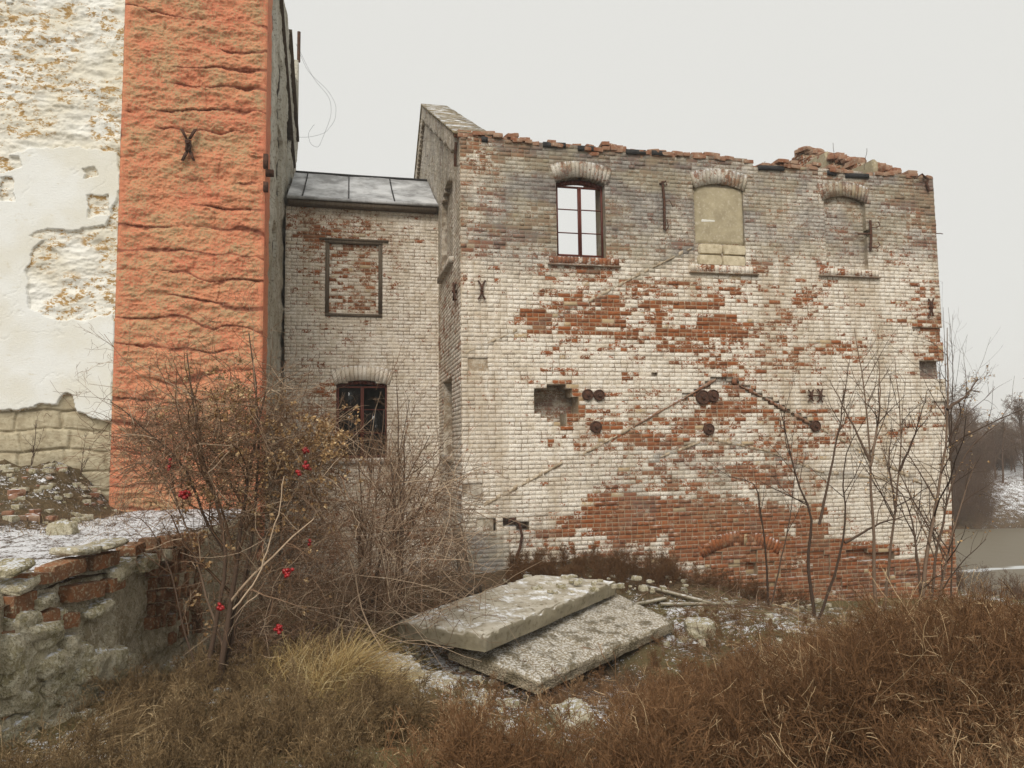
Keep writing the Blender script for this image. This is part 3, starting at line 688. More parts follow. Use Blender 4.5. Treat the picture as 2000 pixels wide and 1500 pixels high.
for (a, b, c, e), px_l, exp_ in ((W1, 'window_arch', 0.7), (W2, 'window_arch', 0.6), (W3, 'window_arch', 0.45)):
    hh = 0.34
    arch(px_l, B0, (0, YM, 0), (1, 0, 0), (0, -1, 0), arc(a - 0.0, b + 0.0, e, 0.13), arc(a - 0.1, b + 0.1, e + hh, 0.12), 15, M['brick'],
         lambda u, v, x=exp_: (x, 0.62 if x > .3 else 0.4, 0.5, 0), 0.03, 0.3 if a == W1[0] else 0.045)
    # projecting sill of bricks on edge
    mb = MB(); n = 17; s0 = a - 0.15; s1 = b + 0.2 
    for k in range(n):
        x0 = s0 + (s1 - s0) * k / n; x1 = s0 + (s1 - s0) * (k + 1) / n - 0.008
        aa = main_att1((x0 + x1) / 2, c - 0.05); rv = random.random()
        pnt = (0.2 if a == W1[0] else 0.65) + random.uniform(-.35, .35)
        mb.box((x0, YM - 0.05 - random.uniform(0, .008), c - 0.15), (x1, YM + 0.25, c - 0.002), (pnt, aa[1] * .8, rv, 0))
    mb.box((s0 + .01, YM - 0.035, c - 0.148), (s1 - .01, YM + 0.24, c - 0.01), (0.6, .3, .5, 1))
    mb.box((s0 - .03, YM - 0.075, c - 0.185), (s1 + .03, YM + 0.2, c - 0.152), (0.3, .6, .5, .5))
    mb.build('window_sill', M['brick'], B0)
# bricked-up arch low in the wall
a_ = mainuv(np.array([1372., 1520.]), np.array([1085., 1085.]))
arch('blocked_arch', B0, (0, YM, 0), (1, 0, 0), (0, -1, 0), arc(float(a_[0][0]), float(a_[0][1]), float(a_[1][0]) - .05, 0.22), arc(float(a_[0][0]) - .12, float(a_[0][1]) + .12, float(a_[1][0]) + 0.18, 0.28), 24, M['brick'], lambda u, v: (-.2, 0.25, .5, 0), 0.010, 0.05)
# iron window
def window(parent, O, u0, u1, v0, v1, rise, Y, fmat, th=0.055, bars=(2, 3), gl=None, miss=()):
    f = MB(); c = (.5,) * 4; um = (u0 + u1) / 2
    f.box((u0, Y, v0), (u0 + th, Y + .09, v1)); f.box((u1 - th, Y, v0), (u1, Y + .09, v1)); f.box((u0 + th, Y, v0), (u1 - th, Y + .09, v0 + th))
    A = arc(u0, u1, v1, rise, 13)
    for (p, q) in zip(A[:-1], A[1:]):
        f.hexa([(p[0], Y, p[1] - th - .02), (q[0], Y, q[1] - th - .02), (q[0], Y, q[1]), (p[0], Y, p[1]), (p[0], Y + .09, p[1] - th - .02), (q[0], Y + .09, q[1] - th - .02), (q[0], Y + .09, q[1]), (p[0], Y + .09, p[1])])
    fo = f.build('window_frame', fmat, parent)
    for sg in (0, 1):
        s = MB(); a = u0 + th + .006 if sg == 0 else um + .004; b = um - .004 if sg == 0 else u1 - th - .006; t2 = 0.032
        tp = v1 + rise * .55 - th - .03
        s.box((a, Y - .012, v0 + th + .005), (a + t2, Y + .03, tp)); s.box((b - t2, Y - .012, v0 + th + .005), (b, Y + .03, tp))
        s.box((a + t2, Y - .01, v0 + th + .005), (b - t2, Y + .028, v0 + th + .04)); s.box((a + t2, Y - .01, tp - .035), (b - t2, Y + .028, tp))
        for k in (1, 2):
            z = v0 + th + (tp - v0 - th) * k / 3 + (0.006 if sg else 0); s.box((a + t2, Y - .004, z - .009), (b - t2, Y + .022, z + .009))
        so_ = s.build('sash', fmat, fo)
        if gl:
            g_ = MB()
            for k in range(3):
                if (sg, k) in miss: continue
                z0 = v0 + th + (tp - v0 - th) * k / 3 + .012; z1 = v0 + th + (tp - v0 - th) * (k + 1) / 3 - .012
                g_.box((a + t2, Y + .006, z0), (b - t2, Y + .010, z1))
            g_.build('pane', gl, so_)
    return fo
window(B0, None, W1[0] + .005, W1[1] - .005, W1[2] + .002, W1[3], 0.12, YM + 0.16, M['wood_red'])

# iron fittings
def mpt(px, py, d=0.0): p = onY(px, py, YM); return np.array([p[0], YM - d, p[2]])
def polytube(mb, pts, r, sides=8):
    P = np.array(pts, float)[None]; V_, F_ = tubes(P, np.full(P.shape[:2], r), sides); mb.add(V_, F_)
    # end caps
    for e in (0, -1):
        c0 = V_[:sides] if e == 0 else V_[-sides:]; n0 = len(c0)
        mb.add(np.concatenate([c0, c0.mean(0, keepdims=True)]), [[i, (i + 1) % n0, n0] for i in range(n0)])
for (x, y, r_) in [(1147, 771, 10.5), (1169, 772, 10.5), (1163, 834, 11), (1371, 776, 14), (1391, 773, 12), (1383, 838, 11), (1591, 832, 11)]:
    mb = MB(); c = mpt(x, y); s = r_ / 93
    an = np.linspace(0, 2 * math.pi, 25)[:-1]; n_ = 24
    for (ra, da, rb, db) in [(s, -.01, s, .045), (s, .045, s * .88, .06), (s * .88, .06, s * .8, .045), (s * .8, .045, s * .3, .05), (s * .3, .05, s * .28, .085), (s * .28, .085, 0.001, .09)]:
        A1 = np.stack([c[0] + ra * np.cos(an), np.full(n_, YM - da - .015), c[2] + ra * np.sin(an)], -1); A2 = np.stack([c[0] + rb * np.cos(an), np.full(n_, YM - db - .015), c[2] + rb * np.sin(an)], -1)
        mb.add(np.concatenate([A1, A2]), [[i, (i + 1) % n_, n_ + (i + 1) % n_, n_ + i] for i in range(n_)])
    mb.build('anchor_plate', M['iron'], B0)
def anchor_bone(mk, x, y0, y1, wpx, parent, name='wall_anchor', r_=0.018):
    mb = MB(); ym = (y0 + y1) / 2
    polytube(mb, [mk(x - wpx, y0, .05), mk(x - wpx * .3, y0 + (y1 - y0) * .22, .06), mk(x, ym, .07), mk(x - wpx * .3, y1 - (y1 - y0) * .22, .06), mk(x - wpx, y1, .05)], r_)
    polytube(mb, [mk(x + wpx, y0, .05), mk(x + wpx * .3, y0 + (y1 - y0) * .22, .06), mk(x + 1, ym, .07), mk(x + wpx * .3, y1 - (y1 - y0) * .22, .06), mk(x + wpx, y1, .05)], r_)
    polytube(mb, [mk(x, ym, -.02), mk(x, ym, .11)], r_ * 1.5)
    return mb.build(name, M['iron'], parent)
anchor_bone(mpt, 940, 549, 586, 7, B0); anchor_bone(mpt, 1815, 584, 618, 5, B0); anchor_bone(mpt, 1581, 762, 784, 5, B0); anchor_bone(mpt, 1599, 760, 786, 5, B0)
mb = MB(); polytube(mb, [mpt(1574, 772, .06), mpt(1608, 774, .06)], .014); mb.build('tie_bar', M['iron'], B0)
def bar(mk, pts, r_, parent, name, wdt=None):
    mb = MB(); polytube(mb, [mk(*p) for p in pts], r_); return mb.build(name, M['iron'], parent)
mb = MB(); polytube(mb, [mpt(1292, 356, .05), mpt(1295, 395, .06), mpt(1296, 450, .05)], .03, 4); polytube(mb, [mpt(1287, 360, .02), mpt(1298, 356, .07), mpt(1300, 364, .06)], .02); polytube(mb, [mpt(1296, 396, .05), mpt(1304, 394, .09), mpt(1312, 406, .06)], .008); polytube(mb, [mpt(1300, 430, .06), mpt(1302, 445, .09), mpt(1298, 453, .04)], .01)
mb.build('wall_anchor', M['iron'], B0)
mb = MB(); polytube(mb, [mpt(1697, 432, .05), mpt(1698, 462, .06), mpt(1697, 490, .05)], .032, 4)
for yy in (446, 485): polytube(mb, [mpt(1700, yy, .05), mpt(1705, yy + 2, .12), mpt(1711, yy - 3, .13), mpt(1709, yy - 10, .1)], .012)
polytube(mb, [mpt(1676, 457, .0), mpt(1697, 458, .06)], .02)
mb.build('wall_anchor', M['iron'], B0)
mb = MB(); polytube(mb, [mpt(1800, 346, .06), mpt(1808, 352, .07), mpt(1806, 362, .06), mpt(1812, 375, .05)], .03, 5); polytube(mb, [mpt(1780, 352, .1), mpt(1792, 344, .14), mpt(1803, 350, .08)], .02, 4); mb.build('wall_anchor', M['iron'], B0)
for (x, y) in [(1524, 828), (1766, 826)]:
    mb = MB(); polytube(mb, [mpt(x - 4, y - 8, .0), mpt(x - 4, y - 6, .08), mpt(x - 3, y + 7, .09), mpt(x + 2, y + 10, .09), mpt(x + 4, y + 4, .09), mpt(x + 4, y - 6, .08)], .011); mb.build('hook', M['iron'], B0)
mb = MB(); polytube(mb, [mpt(1828, 456, .0), mpt(1834, 457, .04), mpt(1838, 458, .05)], .010); mb.build('iron_spike', M['iron'], B0)
mb = MB(); polytube(mb, [mpt(994, 1018, .02), mpt(1000, 1012, .09), mpt(1012, 1022, .1), mpt(1018, 1045, .07), mpt(1014, 1070, .06), mpt(1006, 1090, .06)], .028); mb.build('iron_pipe', M['iron'], B0)
# mortar remains of the old roof lines
M['scar'] = mat_simple('mortar_flashing', (0.55, 0.46, 0.34), (0.30, 0.22, 0.14), 9, (0.2, 0.14, 0.09), (0.55, 0.7), 0.5, 0.01)
def scar(pl, wd, dp, parent, name='roof_scar', mat=None, seed=0):
    r = np.random.default_rng(seed); mb = MB()
    for (p, q) in zip(pl[:-1], pl[1:]):
        n = max(2, int(math.hypot(q[0] - p[0], q[1] - p[1]) / 9))
        for k in range(n):
            a = (p[0] + (q[0] - p[0]) * k / n, p[1] + (q[1] - p[1]) * k / n); b = (p[0] + (q[0] - p[0]) * (k + .95) / n, p[1] + (q[1] - p[1]) * (k + .95) / n)
            big = r.random() > .25; w0 = wd * (r.uniform(.35, 1.2) if big else .15); d0 = dp * (r.uniform(.2, 1.0) if big else .05); j = r.uniform(-1.5, 1.5)
            P = [mpt(a[0], a[1] - w0 + j, d0), mpt(b[0], b[1] - w0, d0), mpt(b[0], b[1] + w0 * .3, d0 * .6), mpt(a[0], a[1] + w0 * .3, d0 * .6), mpt(a[0], a[1] - w0 * 1.3, -.02), mpt(b[0], b[1] - w0 * 1.3, -.02), mpt(b[0], b[1] + w0, -.02), mpt(a[0], a[1] + w0, -.02)]
            mb.hexa(P)
    return mb.build(name, mat or M['scar'], parent)
scar([(945, 988), (1060, 926)], 6, .05, B0, seed=1); scar([(1062, 925), (1098, 905)], 4, .09, B0, seed=2); scar([(1130, 893), (1230, 838)], 4.5, .07, B0, seed=3)
scar([(1240, 832), (1340, 776), (1398, 742)], 3.5, .05, B0, mat=M['brick_loose'], seed=4); scar([(1430, 745), (1560, 815), (1590, 832)], 4.5, .06, B0, mat=M['brick_loose'], seed=5)
scar([(1600, 836), (1700, 892), (1800, 946)], 4.5, .055, B0, seed=6); scar([(1150, 590), (1250, 536), (1350, 486)], 4, .05, B0, seed=7); scar([(910, 690), (1010, 646)], 3.5, .035, B0, seed=8)
scar([(1290, 893), (1385, 858), (1500, 882), (1600, 922), (1760, 940)], 3.5, .04, B0, seed=9)
# ragged wall top: loose bricks and roofing felt
mb = MB(); r = np.random.default_rng(5)
for x in np.arange(905, 1822, 7.5):
    ytop = np.interp(x, [p[0] for p in TOP], [p[1] for p in TOP]); n_ = 1 if r.random() < .7 else 2
    if r.random() < .12: n_ = 0
    for k in range(n_):
        u, v = mainuv(x, ytop); L_ = r.uniform(.14, .27)
        V_, F_ = rock((float(u), YM + r.uniform(.06, .2), float(v) + 0.0 + k * .075 + r.uniform(-.03, .02)), (L_, r.uniform(.22, .32), .08), int(r.integers(1e6)), 4, 0.05, 0.15, r.normal(0, .15), r.normal(0, .06))
        mb.add(V_, F_)
mb.build('loose_top_course', M['brick_loose'], B0)
for (xa, xb, y) in [(1060, 1104, 283), (1128, 1162, 290), (1222, 1260, 297), (1272, 1300, 299), (940, 952, 272), (1480, 1530, 328), (1615, 1632, 338), (1650, 1695, 343)]:
    a = mpt(xa, y); b = mpt(xb, y + 2); mb = MB(); mb.hexa([(a[0], YM - .05, a[2] - .05), (b[0], YM - .05, b[2] - .05), (b[0], YM - .04, b[2] + .05), (a[0], YM - .04, a[2] + .05), (a[0], YM + .4, a[2] - .05), (b[0], YM + .4, b[2] - .05), (b[0], YM + .4, b[2] + .05), (a[0], YM + .4, a[2] + .05)]); mb.build('roofing_felt', M['felt'], B0)


# gable wall towards the connector (plane X = XL)
def gy_(px, py): p = onX(px, py, XL); return float(p[1]), float(p[2])
y_pk, z_pk = gy_(831, 207)
zc = float(mainuv(900, 262)[1]); sl_ = (z_pk - zc) / (y_pk - YM)
yb = 2 * y_pk - YM
def gab_in(u, v):        # u = distance from front corner
    return (v < zc + sl_ * np.minimum(u, 2 * (y_pk - YM) - u)) & (u >= 0)
n0 = gy_(863, 450)[0] - YM; n1 = gy_(884, 450)[0] - YM; nb = gy_(870, 530)[1]; ntp = gy_(875, 375)[1]
q0 = gy_(866, 820)[0] - YM; q1 = gy_(884, 820)[0] - YM; qb = gy_(875, 890)[1]; qt = gy_(877, 740)[1]
def gab_depth(u, v):
    d = np.zeros_like(u)
    cx = (n0 + n1) / 2; d = np.where((u > n1) & (u < n0) & (v > nb) & (v < ntp + .25 - ((u - cx) / ((n0 - n1) / 2)) ** 2 * .25), 0.13, d)
    d = np.where((u > q1) & (u < q0) & (v > qb) & (v < qt), 0.4, d)
    rk = zc + sl_ * np.minimum(u, 2 * (y_pk - YM) - u)
    d = np.where((v > rk - 0.42 * 1.0) & (u > 0.3), -0.09, d)
    return d
def gab_attr(u, v, r):
    a = np.zeros((len(u), 4)); a[:, 0] = 0.95 + 0.7 * (fbm(u * 1.5, v * 4, 61) - 0.5) + ((r.random(len(u)) - .5) * .4 if r is not None else 0) - 0.3 * sstep(4, 2, np.abs(v - 2.2) + 1.5)
    a[:, 1] = 0.32 + 0.22 * sstep(3, 6, v) + 0.25 * sstep(0, -2.5, v) + .15 * (vn(u, v * .4, 3) - .5); a[:, 2] = .5; return a
cell_wall('gable_wall', B0, (XL - 0.001, YM + 0.0, 0), (0, 1, 0), (-1, 0, 0), 0.02, 0.02 + 0.13 * 103, vb, vb + 0.083 * 168, gab_in, gab_depth, 0.6, gab_attr, M['brick'], seed=3)
mb = MB()   # coping on the rake
for k in range(16):
    for sg in (0, 1):
        t0 = k / 16; t1 = (k + .985) / 16; L_ = y_pk - YM
        f_ = lambda t: (YM + L_ * t, zc + sl_ * L_ * t) if sg == 0 else (yb - L_ * t, zc + sl_ * L_ * t)
        (ya, za), (yc, zd) = f_(t0), f_(t1); h_ = .06 + random.uniform(-.008, .008)
        mb.hexa([(XL - .13, ya, za), (XL + .62, ya, za), (XL + .62, yc, zd), (XL - .13, yc, zd), (XL - .13, ya, za + h_), (XL + .62, ya, za + h_), (XL + .62, yc, zd + h_), (XL - .13, yc, zd + h_)])
M['coping'] = mat_simple('old_coping', (0.33, 0.27, 0.17), (0.22, 0.175, 0.11), 6, (0.10, 0.08, 0.045), (0.5, 0.65), 0.7, 0.02, snow=0.42)
mb.build('gable_coping', M['coping'], B0)
mb = MB(); mb.box((XL - .10, YM + n1 - .15, nb - .12), (XL + .1, YM + n0 + .15, nb), (.6, .6, .5, .3)); mb.build('niche_sill', M['brick'], B0); mb = MB(); mb.box((XL - .08, YM + q1 - .1, qb - .12), (XL + .1, YM + q0 + .1, qb), (.6, .6, .5, .3)); mb.build('niche_sill', M['brick'], B0)
def gpt(x, y, d=0.0): p = onX(x, y, XL); return np.array([XL - d, p[1], p[2]])
anchor_bone(gpt, 893, 553, 586, 2.5, B0, r_=0.022)
mb = MB(); polytube(mb, [gpt(897, 278, .06), gpt(896, 300, .07), gpt(895, 326, .06)], .03, 4); mb.build('wall_anchor', M['iron'], B0)
# far right gable stump, rear wall, inner wall
XR = XL + 11.0
def rg_in(u, v): return (v < zc + 0.08 + 0.56 * np.minimum(u, 4.9) + 0.25 * (vn(u * 3, u * 0, 71) - .5) - 3.0 * np.maximum(0, u - 3.75))
def dull_attr(u, v, r):
    a = np.zeros((len(u), 4)); a[:, 0] = 0.25 + 0.9 * (fbm(u * 2, v * 3, 64) - 0.5); a[:, 1] = 0.25; a[:, 2] = .5; return a
XI = float(mainuv(1826, 350)[0]) - .62
cell_wall('far_gable', B0, (XI, YM + .6, 0), (0, 1, 0), (-1, 0, 0), 0, 0.13 * 92, vb, vb + 0.083 * 155, rg_in, lambda u, v: 0 * u, 0.55, dull_attr, M['brick'], seed=4, rough=2)
mb = MB(); r = np.random.default_rng(15)
for k in range(60):
    u = r.uniform(0.0, 3.9); z = zc + 0.05 + 0.56 * u; V_, F_ = rock((XI + r.uniform(.05, .5), YM + .6 + u, z + r.uniform(-.02, .12)), (r.uniform(.2, .3), r.uniform(.2, .45), r.uniform(.07, .16)), int(r.integers(1e6)), 5, .07, .2, r.normal(0, .3)); mb.add(V_, F_)
mb.build('gable_rubble', M['brick_loose'], B0)
mb = MB()
for (u, s_, h_) in [(3.3, 1.2, .6), (1.7, 1.4, .4)]:
    mb = MB(); V_, F_ = rock((XI - .02, YM + .6 + u - s_ * .4, zc - .24 + .56 * u - h_ * .5), (.16, s_, h_), int(u * 10), 9, .08, .3); mb.add(V_, F_); mb.build('plaster_remnant', M['fill'], B0, True)
YI = 20.0
def in_in(u, v): return (v < 5.45 + 0.5 * (vn(u * 1.3, 0 * u, 73) - .5))
cell_wall('inner_wall', B0, (XL + .62, YI, 0), (1, 0, 0), (0, -1, 0), 0, 0.13 * 72, vb, vb + 0.083 * 122, in_in, lambda u, v: 0 * u, 0.4, dull_attr, M['brick'], seed=5)
mb = MB(); mb.box((XL + .6, yb - .5, vb), (XI, yb, 5.3), (.5, .4, .5, 1)); mb.build('rear_wall', M['brick'], B0)

# ================================================================== CONNECTOR
YC = 17.6
def cuv(px, py): p = onY(px, py, YC); return p[..., 0], p[..., 2]
XT = -1.45
C0 = empty('connector_building', (XT + 1.8, YC, -3), 'narrow whitewashed brick link building under a sheet-metal roof between tower and factory', 'building')
CE = table(["2 3 3 2 1 0 0", "3 6 6 5 2 1 0", "1 3 2 3 3 1 0", "1 1 2 1 1 1 0", "0 1 1 1 0 0 0", "0 2 1 1 0 0 0", "1 2 2 1 0 0 0", "1 4 3 1 0 0 0", "1 4 3 0 0 0 0", "1 2 2 1 0 0 0", "2 2 2 2 1 1 1", "3 3 3 3 2 2 2", "3 3 3 3 3 3 3", "3 3 3 3 3 3 3"], 565, 48, 410, 55)
bw = (float(cuv(637, 540)[0]), float(cuv(745, 540)[0]), float(cuv(690, 613)[1]), float(cuv(690, 477)[1]))
lw = (float(cuv(653, 820)[0]), float(cuv(761, 820)[0]), float(cuv(700, 898)[1]), float(cuv(655, 752)[1]))
def con_attr(u, v, r):
    px, py = proj(np.stack([u, np.full_like(u, YC), v], -1)); E = CE(px, py)
    cl = vn(u * 2, v * 6, 81) * .6 + vn(u * 5, v * 12, 82) * .4; k = (r.random(len(u)) if r is not None else .5)
    m = 1.05 - (E * 1.25 + (cl - .5) * 0.8 + (k - .5) * .4)
    ib = (u > bw[0]) & (u < bw[1]) & (v > bw[2]) & (v < bw[3]); m = np.where(ib, 0.55 + (k - .5) * .8 + (cl - .5) * .5, m)
    a = np.zeros((len(u), 4)); a[:, 0] = np.clip(m, -.3, 1); a[:, 1] = .10 + .16 * sstep(600, 400, py) + .35 * sstep(950, 1120, py) + .15 * (vn(u, v, 83) - .5); a[:, 2] = .5
    return a
def con_in(u, v): return ~((u > lw[0]) & (u < lw[1]) & (v > lw[2]) & (v < lw[3] + .12 - .12 * ((u - (lw[0] + lw[1]) / 2) / ((lw[1] - lw[0]) / 2)) ** 2))
cell_wall('front_wall', C0, (0, YC, 0), (1, 0, 0), (0, -1, 0), XT - .005, XT - .005 + 0.13 * 28, -3.9, -3.9 + .083 * 115, con_in,
          lambda u, v: np.where((u > bw[0]) & (u < bw[1]) & (v > bw[2]) & (v < bw[3]), 0.05, 0 * u), 0.5, con_attr, M['brick'], seed=8)
mb = MB(); t = .07
mb.box((bw[0] - .02, YC - .03, bw[2]), (bw[0] + t, YC + .06, bw[3])); mb.box((bw[1] - t, YC - .03, bw[2]), (bw[1] + .02, YC + .06, bw[3])); mb.box((bw[0] - .02, YC - .035, bw[3]), (bw[1] + .02, YC + .06, bw[3] + t)); mb.box((bw[0] - .02, YC - .035, bw[2] - t), (bw[1] + .02, YC + .06, bw[2]))
mb.box((bw[0] - .16, YC - .05, bw[3] + t + .003), (bw[1] + .16, YC + .05, bw[3] + t + .05)); mb.build('blocked_window_frame', M['wood_grey'], C0)
arch('window_arch', C0, (0, YC, 0), (1, 0, 0), (0, -1, 0), arc(lw[0], lw[1], lw[3], .12), arc(lw[0] - .09, lw[1] + .09, lw[3] + .34, .12), 14, M['brick'], lambda u, v: (1.0, .12, .5, 0), .03, .3)
window(C0, None, lw[0] + .005, lw[1] - .005, lw[2] + .003, lw[3], .11, YC + .10, M['wood_red'], gl=M['glass'], miss=((0, 0), (1, 0), (1, 2)))
mb = MB(); mb.box((lw[0] - .12, YC - .07, lw[2] - .1), (lw[1] + .12, YC + .2, lw[2] - .002), (.5, .6, .5, .3)); mb.build('window_sill', M['brick'], C0)
mb = MB(); mb.box((XT + .02, 21.4, -3.9), (XL - .02, 21.6, 5.6)); mb.box((XT + .02, YC + .5, -1.8), (XL - .02, 21.4, -1.6)); mb.box((XT + .01, YC + .5, -1.6), (XT + .04, 21.4, 5.6)); mb.box((XL - .04, YC + .5, -1.6), (XL - .01, 21.4, 5.6)); mb.box((XT + .05, YC + .5, 3.0), (XL - .05, 21.4, 3.1)); mb.build('interior_shell', M['dark'], C0)
# roof
ye, ze = 17.36, float(onY(700, 391, 17.36)[2]); yr, zr = 19.7, float(onY(700, 345, 19.7)[2])
mb = MB(); NX = 48; NY = 14
xs = np.linspace(XT + .03, XL - .03, NX); ts = np.linspace(0, 1, NY)
XX, TT = np.meshgrid(xs, ts); ZZ = ze + (zr - ze) * TT + .03 * (fbm(XX * 2.2, TT * 3, 91) - .5) * 2 - .035 * np.sin(TT * math.pi); YY = ye + (yr - ye) * TT
ix = np.arange(NX * NY).reshape(NY, NX); Fq = np.stack([ix[:-1, :-1], ix[:-1, 1:], ix[1:, 1:], ix[1:, :-1]], -1).reshape(-1, 4)
top_ = np.stack([XX, YY, ZZ], -1).reshape(-1, 3); mb.add(top_, Fq); mb.add(top_ - [0, 0, .02], Fq[:, ::-1])
back = np.stack([XX, 2 * yr - YY, ZZ], -1).reshape(-1, 3); mb.add(back, Fq[:, ::-1])
e = [(XT + .03, ye, ze + .005), (XL - .03, ye, ze + .005)]
mb.hexa([(XT + .03, ye - .012, ze - .05), (XL - .03, ye - .012, ze - .05), (XL - .03, ye - .012, ze + .02), (XT + .03, ye - .012, ze + .02), (XT + .03, ye + .01, ze - .05), (XL - .03, ye + .01, ze - .05), (XL - .03, ye + .01, ze + .02), (XT + .03, ye + .01, ze + .02)])
rf = mb.build('roof', M['tin'], C0, False)
for xs_ in (590, 677, 767):
    p0 = onY(xs_ + (0 if xs_ < 600 else 4), 391, ye); mb = MB(); a = p0[0] - .012; b = p0[0] + .012
    ks = np.linspace(0, 1, 9)
    for k0, k1 in zip(ks[:-1], ks[1:]):
        z0 = ze + (zr - ze) * k0 - .035 * math.sin(k0 * math.pi); z1 = ze + (zr - ze) * k1 - .035 * math.sin(k1 * math.pi); y0 = ye + (yr - ye) * k0; y1 = ye + (yr - ye) * k1
        mb.hexa([(a, y0, z0 - .03), (b, y0, z0 - .03), (b, y0, z0 + .045), (a, y0, z0 + .045), (a, y1, z1 - .03), (b, y1, z1 - .03), (b, y1, z1 + .045), (a, y1, z1 + .045)])
    mb.build('roof_seam', M['felt'], rf)
mb = MB(); polytube(mb, [(XT + .05, yr, zr + .02), (0.3, yr, zr + .01), (XL - .05, yr, zr + .02)], .035, 6); mb.build('ridge_cap', M['felt'], rf)
mb = MB(); mb.box((XT + .05, ye + .03, ze - .16), (XL - .05, YC - .002, ze - .04)); mb.build('eave_board', M['wood_grey'], C0)

# ================================================================== TALL BUILDING WITH ORANGE PILLAR
YP = 13.55
T0 = empty('tall_building', (-3, YP + .3, -1), 'tall old building with peeling white plaster and a rough bright orange stone corner pillar', 'building')
def pux(px, py, Y=YP): p = onY(px, py, Y); return float(p[0]), float(p[2])
XPL = pux(228, 490)[0]; XPR = pux(517, 400)[0]
ZTOP = 10.4
def hgrid(name, parent, O, U, N, u0, u1, v0, v1, res, fn, mat, closed=True):
    """fn(u,v) -> displacement outwards, ca"""
    O, U, N = map(lambda a: np.asarray(a, float), (O, U, N))
    nu = int((u1 - u0) / res) + 1; nv = int((v1 - v0) / res) + 1
    UU, VV = np.meshgrid(np.linspace(u0, u1, nu), np.linspace(v0, v1, nv)); d, ca = fn(UU, VV)
    P = O + U * UU[..., None] + Zv * VV[..., None] + N * d[..., None]
    ix = np.arange(nu * nv).reshape(nv, nu); Fq = np.stack([ix[:-1, :-1], ix[:-1, 1:], ix[1:, 1:], ix[1:, :-1]], -1).reshape(-1, 4)
    if np.dot(np.cross(U, Zv), N) < 0: Fq = Fq[:, ::-1]
    return mesh(name, P.reshape(-1, 3), Fq, mat, parent, ca.reshape(-1, 4), True)
def pillar_fn(u, v):
    px, py = proj(np.stack([u, np.full_like(u, YP), v], -1))
    wv = v + .5 * (fbm(u * 1.1, v * 1.0, 101) - .5); rowh = .43; row = np.floor(wv / rowh); fr = wv / rowh - row
    jt = np.minimum(fr, 1 - fr) * rowh
    so_ = vn(row * 3.7, row * 0, 5) * 3; uu = u / .62 + so_ + .3 * (fbm(u * 2, v * 2, 103) - .5); fu = uu - np.floor(uu); jv = np.minimum(fu, 1 - fu) * .62
    tone = vn(np.floor(uu) * 5.3, row * 3.1, 9)
    open_ = vn(u * 1.2, row * 2.2, 104) * .85
    rec = np.exp(-(jt / .05) ** 2) * sstep(.35, .6, open_) + .25 * np.exp(-(jv / .05) ** 2) * sstep(.4, .7, vn(np.floor(uu), row, 12))
    rough = (ridge(u * 3.0, v * 4.6, 105, 5) - .6) * .15 + (ridge(u * 9 + 2 * fbm(u * 4, v * 4, 3), v * 12, 106, 4) - .6) * .075
    ledge = -.05 * sstep(.75, 1.0, fr) * sstep(.4, .6, open_)
    e = np.minimum(u - XPL, XPR - u); ed = sstep(0.0, 0.16, e)
    flk = steps(fbm(u * 3.1 + 5, v * 5.2, 110, 5), 14) - .5; fine = (ridge(u * 15, v * 18, 111, 3) - .6) * .032 + (vn(u * 38, v * 42, 112) - .5) * .014
    d = .8 * (rough * .5 + flk * .16 + fine + (ridge(u * 6 + 3, v * 7.5, 109, 4) - .6) * .05 - rec * .045 * (.3 + 1.2 * vn(u * 4, v * 4, 113)) + ledge * .8 * sstep(.5, .75, vn(u * 2.3, v * 2.1, 117)) + (tone - .5) * .05) * (.25 + .75 * ed) - .02 * (1 - sstep(0, .04, e))
    worn = .50 + 1.1 * (fbm(u * 2.6, v * 3.6, 107) - .5) + 1.6 * rough + 8 * fine - .35 * (1 - ed) - .15 * rec
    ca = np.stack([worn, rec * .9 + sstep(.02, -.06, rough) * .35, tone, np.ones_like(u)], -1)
    return d, ca
hgrid('orange_pillar', T0, (0, YP, 0), (1, 0, 0), (0, -1, 0), XPL, XPR, -1.9, ZTOP, .0125, pillar_fn, M['orange'])
def ret_fn(u, v):
    d = (fbm(u * 6, v * 6, 120) - .5) * .05 * sstep(0, .1, u); ca = np.zeros(u.shape + (4,)); ca[..., 0] = -.2 + .15 * vn(u * 5, v * 5, 3); ca[..., 1] = .0; return d, ca
RT = 0.75
hgrid('pillar_return', T0, (XPR, YP + .018, 0), (0, 1, 0), (1, 0, 0), 0, RT, -1.9, ZTOP, .04, ret_fn, M['orange'])
hgrid('pillar_edge', T0, (XPL, YP + .018, 0), (0, 1, 0), (-1, 0, 0), 0, .4, -1.9, ZTOP, .05, lambda u, v: ((fbm(u * 5, v * 5, 121) - .5) * .02, np.stack([1 + 0 * u, 0 * u, 0 * u, 0 * u], -1)), M['white'])
YW = 13.78
SM = [[(0, 312), (60, 292), (140, 285), (232, 300), (236, 372), (205, 440), (150, 450), (90, 450), (60, 462), (85, 470), (60, 500), (52, 560), (60, 600), (110, 625), (160, 628), (222, 610), (222, 818), (205, 818), (145, 808), (143, 770), (130, 765), (110, 785), (55, 798), (-400, 800), (-400, 320)]]
SMX = [[(0, 345), (28, 350), (30, 398), (0, 396)], [(165, 330), (185, 330), (190, 345), (170, 348)], [(170, 385), (215, 380), (215, 420), (175, 425)], [(0, 305), (40, 310), (45, 330), (10, 338), (-20, 325)]]
STN = [(-600, 802), (55, 800), (110, 787), (130, 766), (143, 772), (146, 810), (222, 820), (222, 1200), (-600, 1200)]
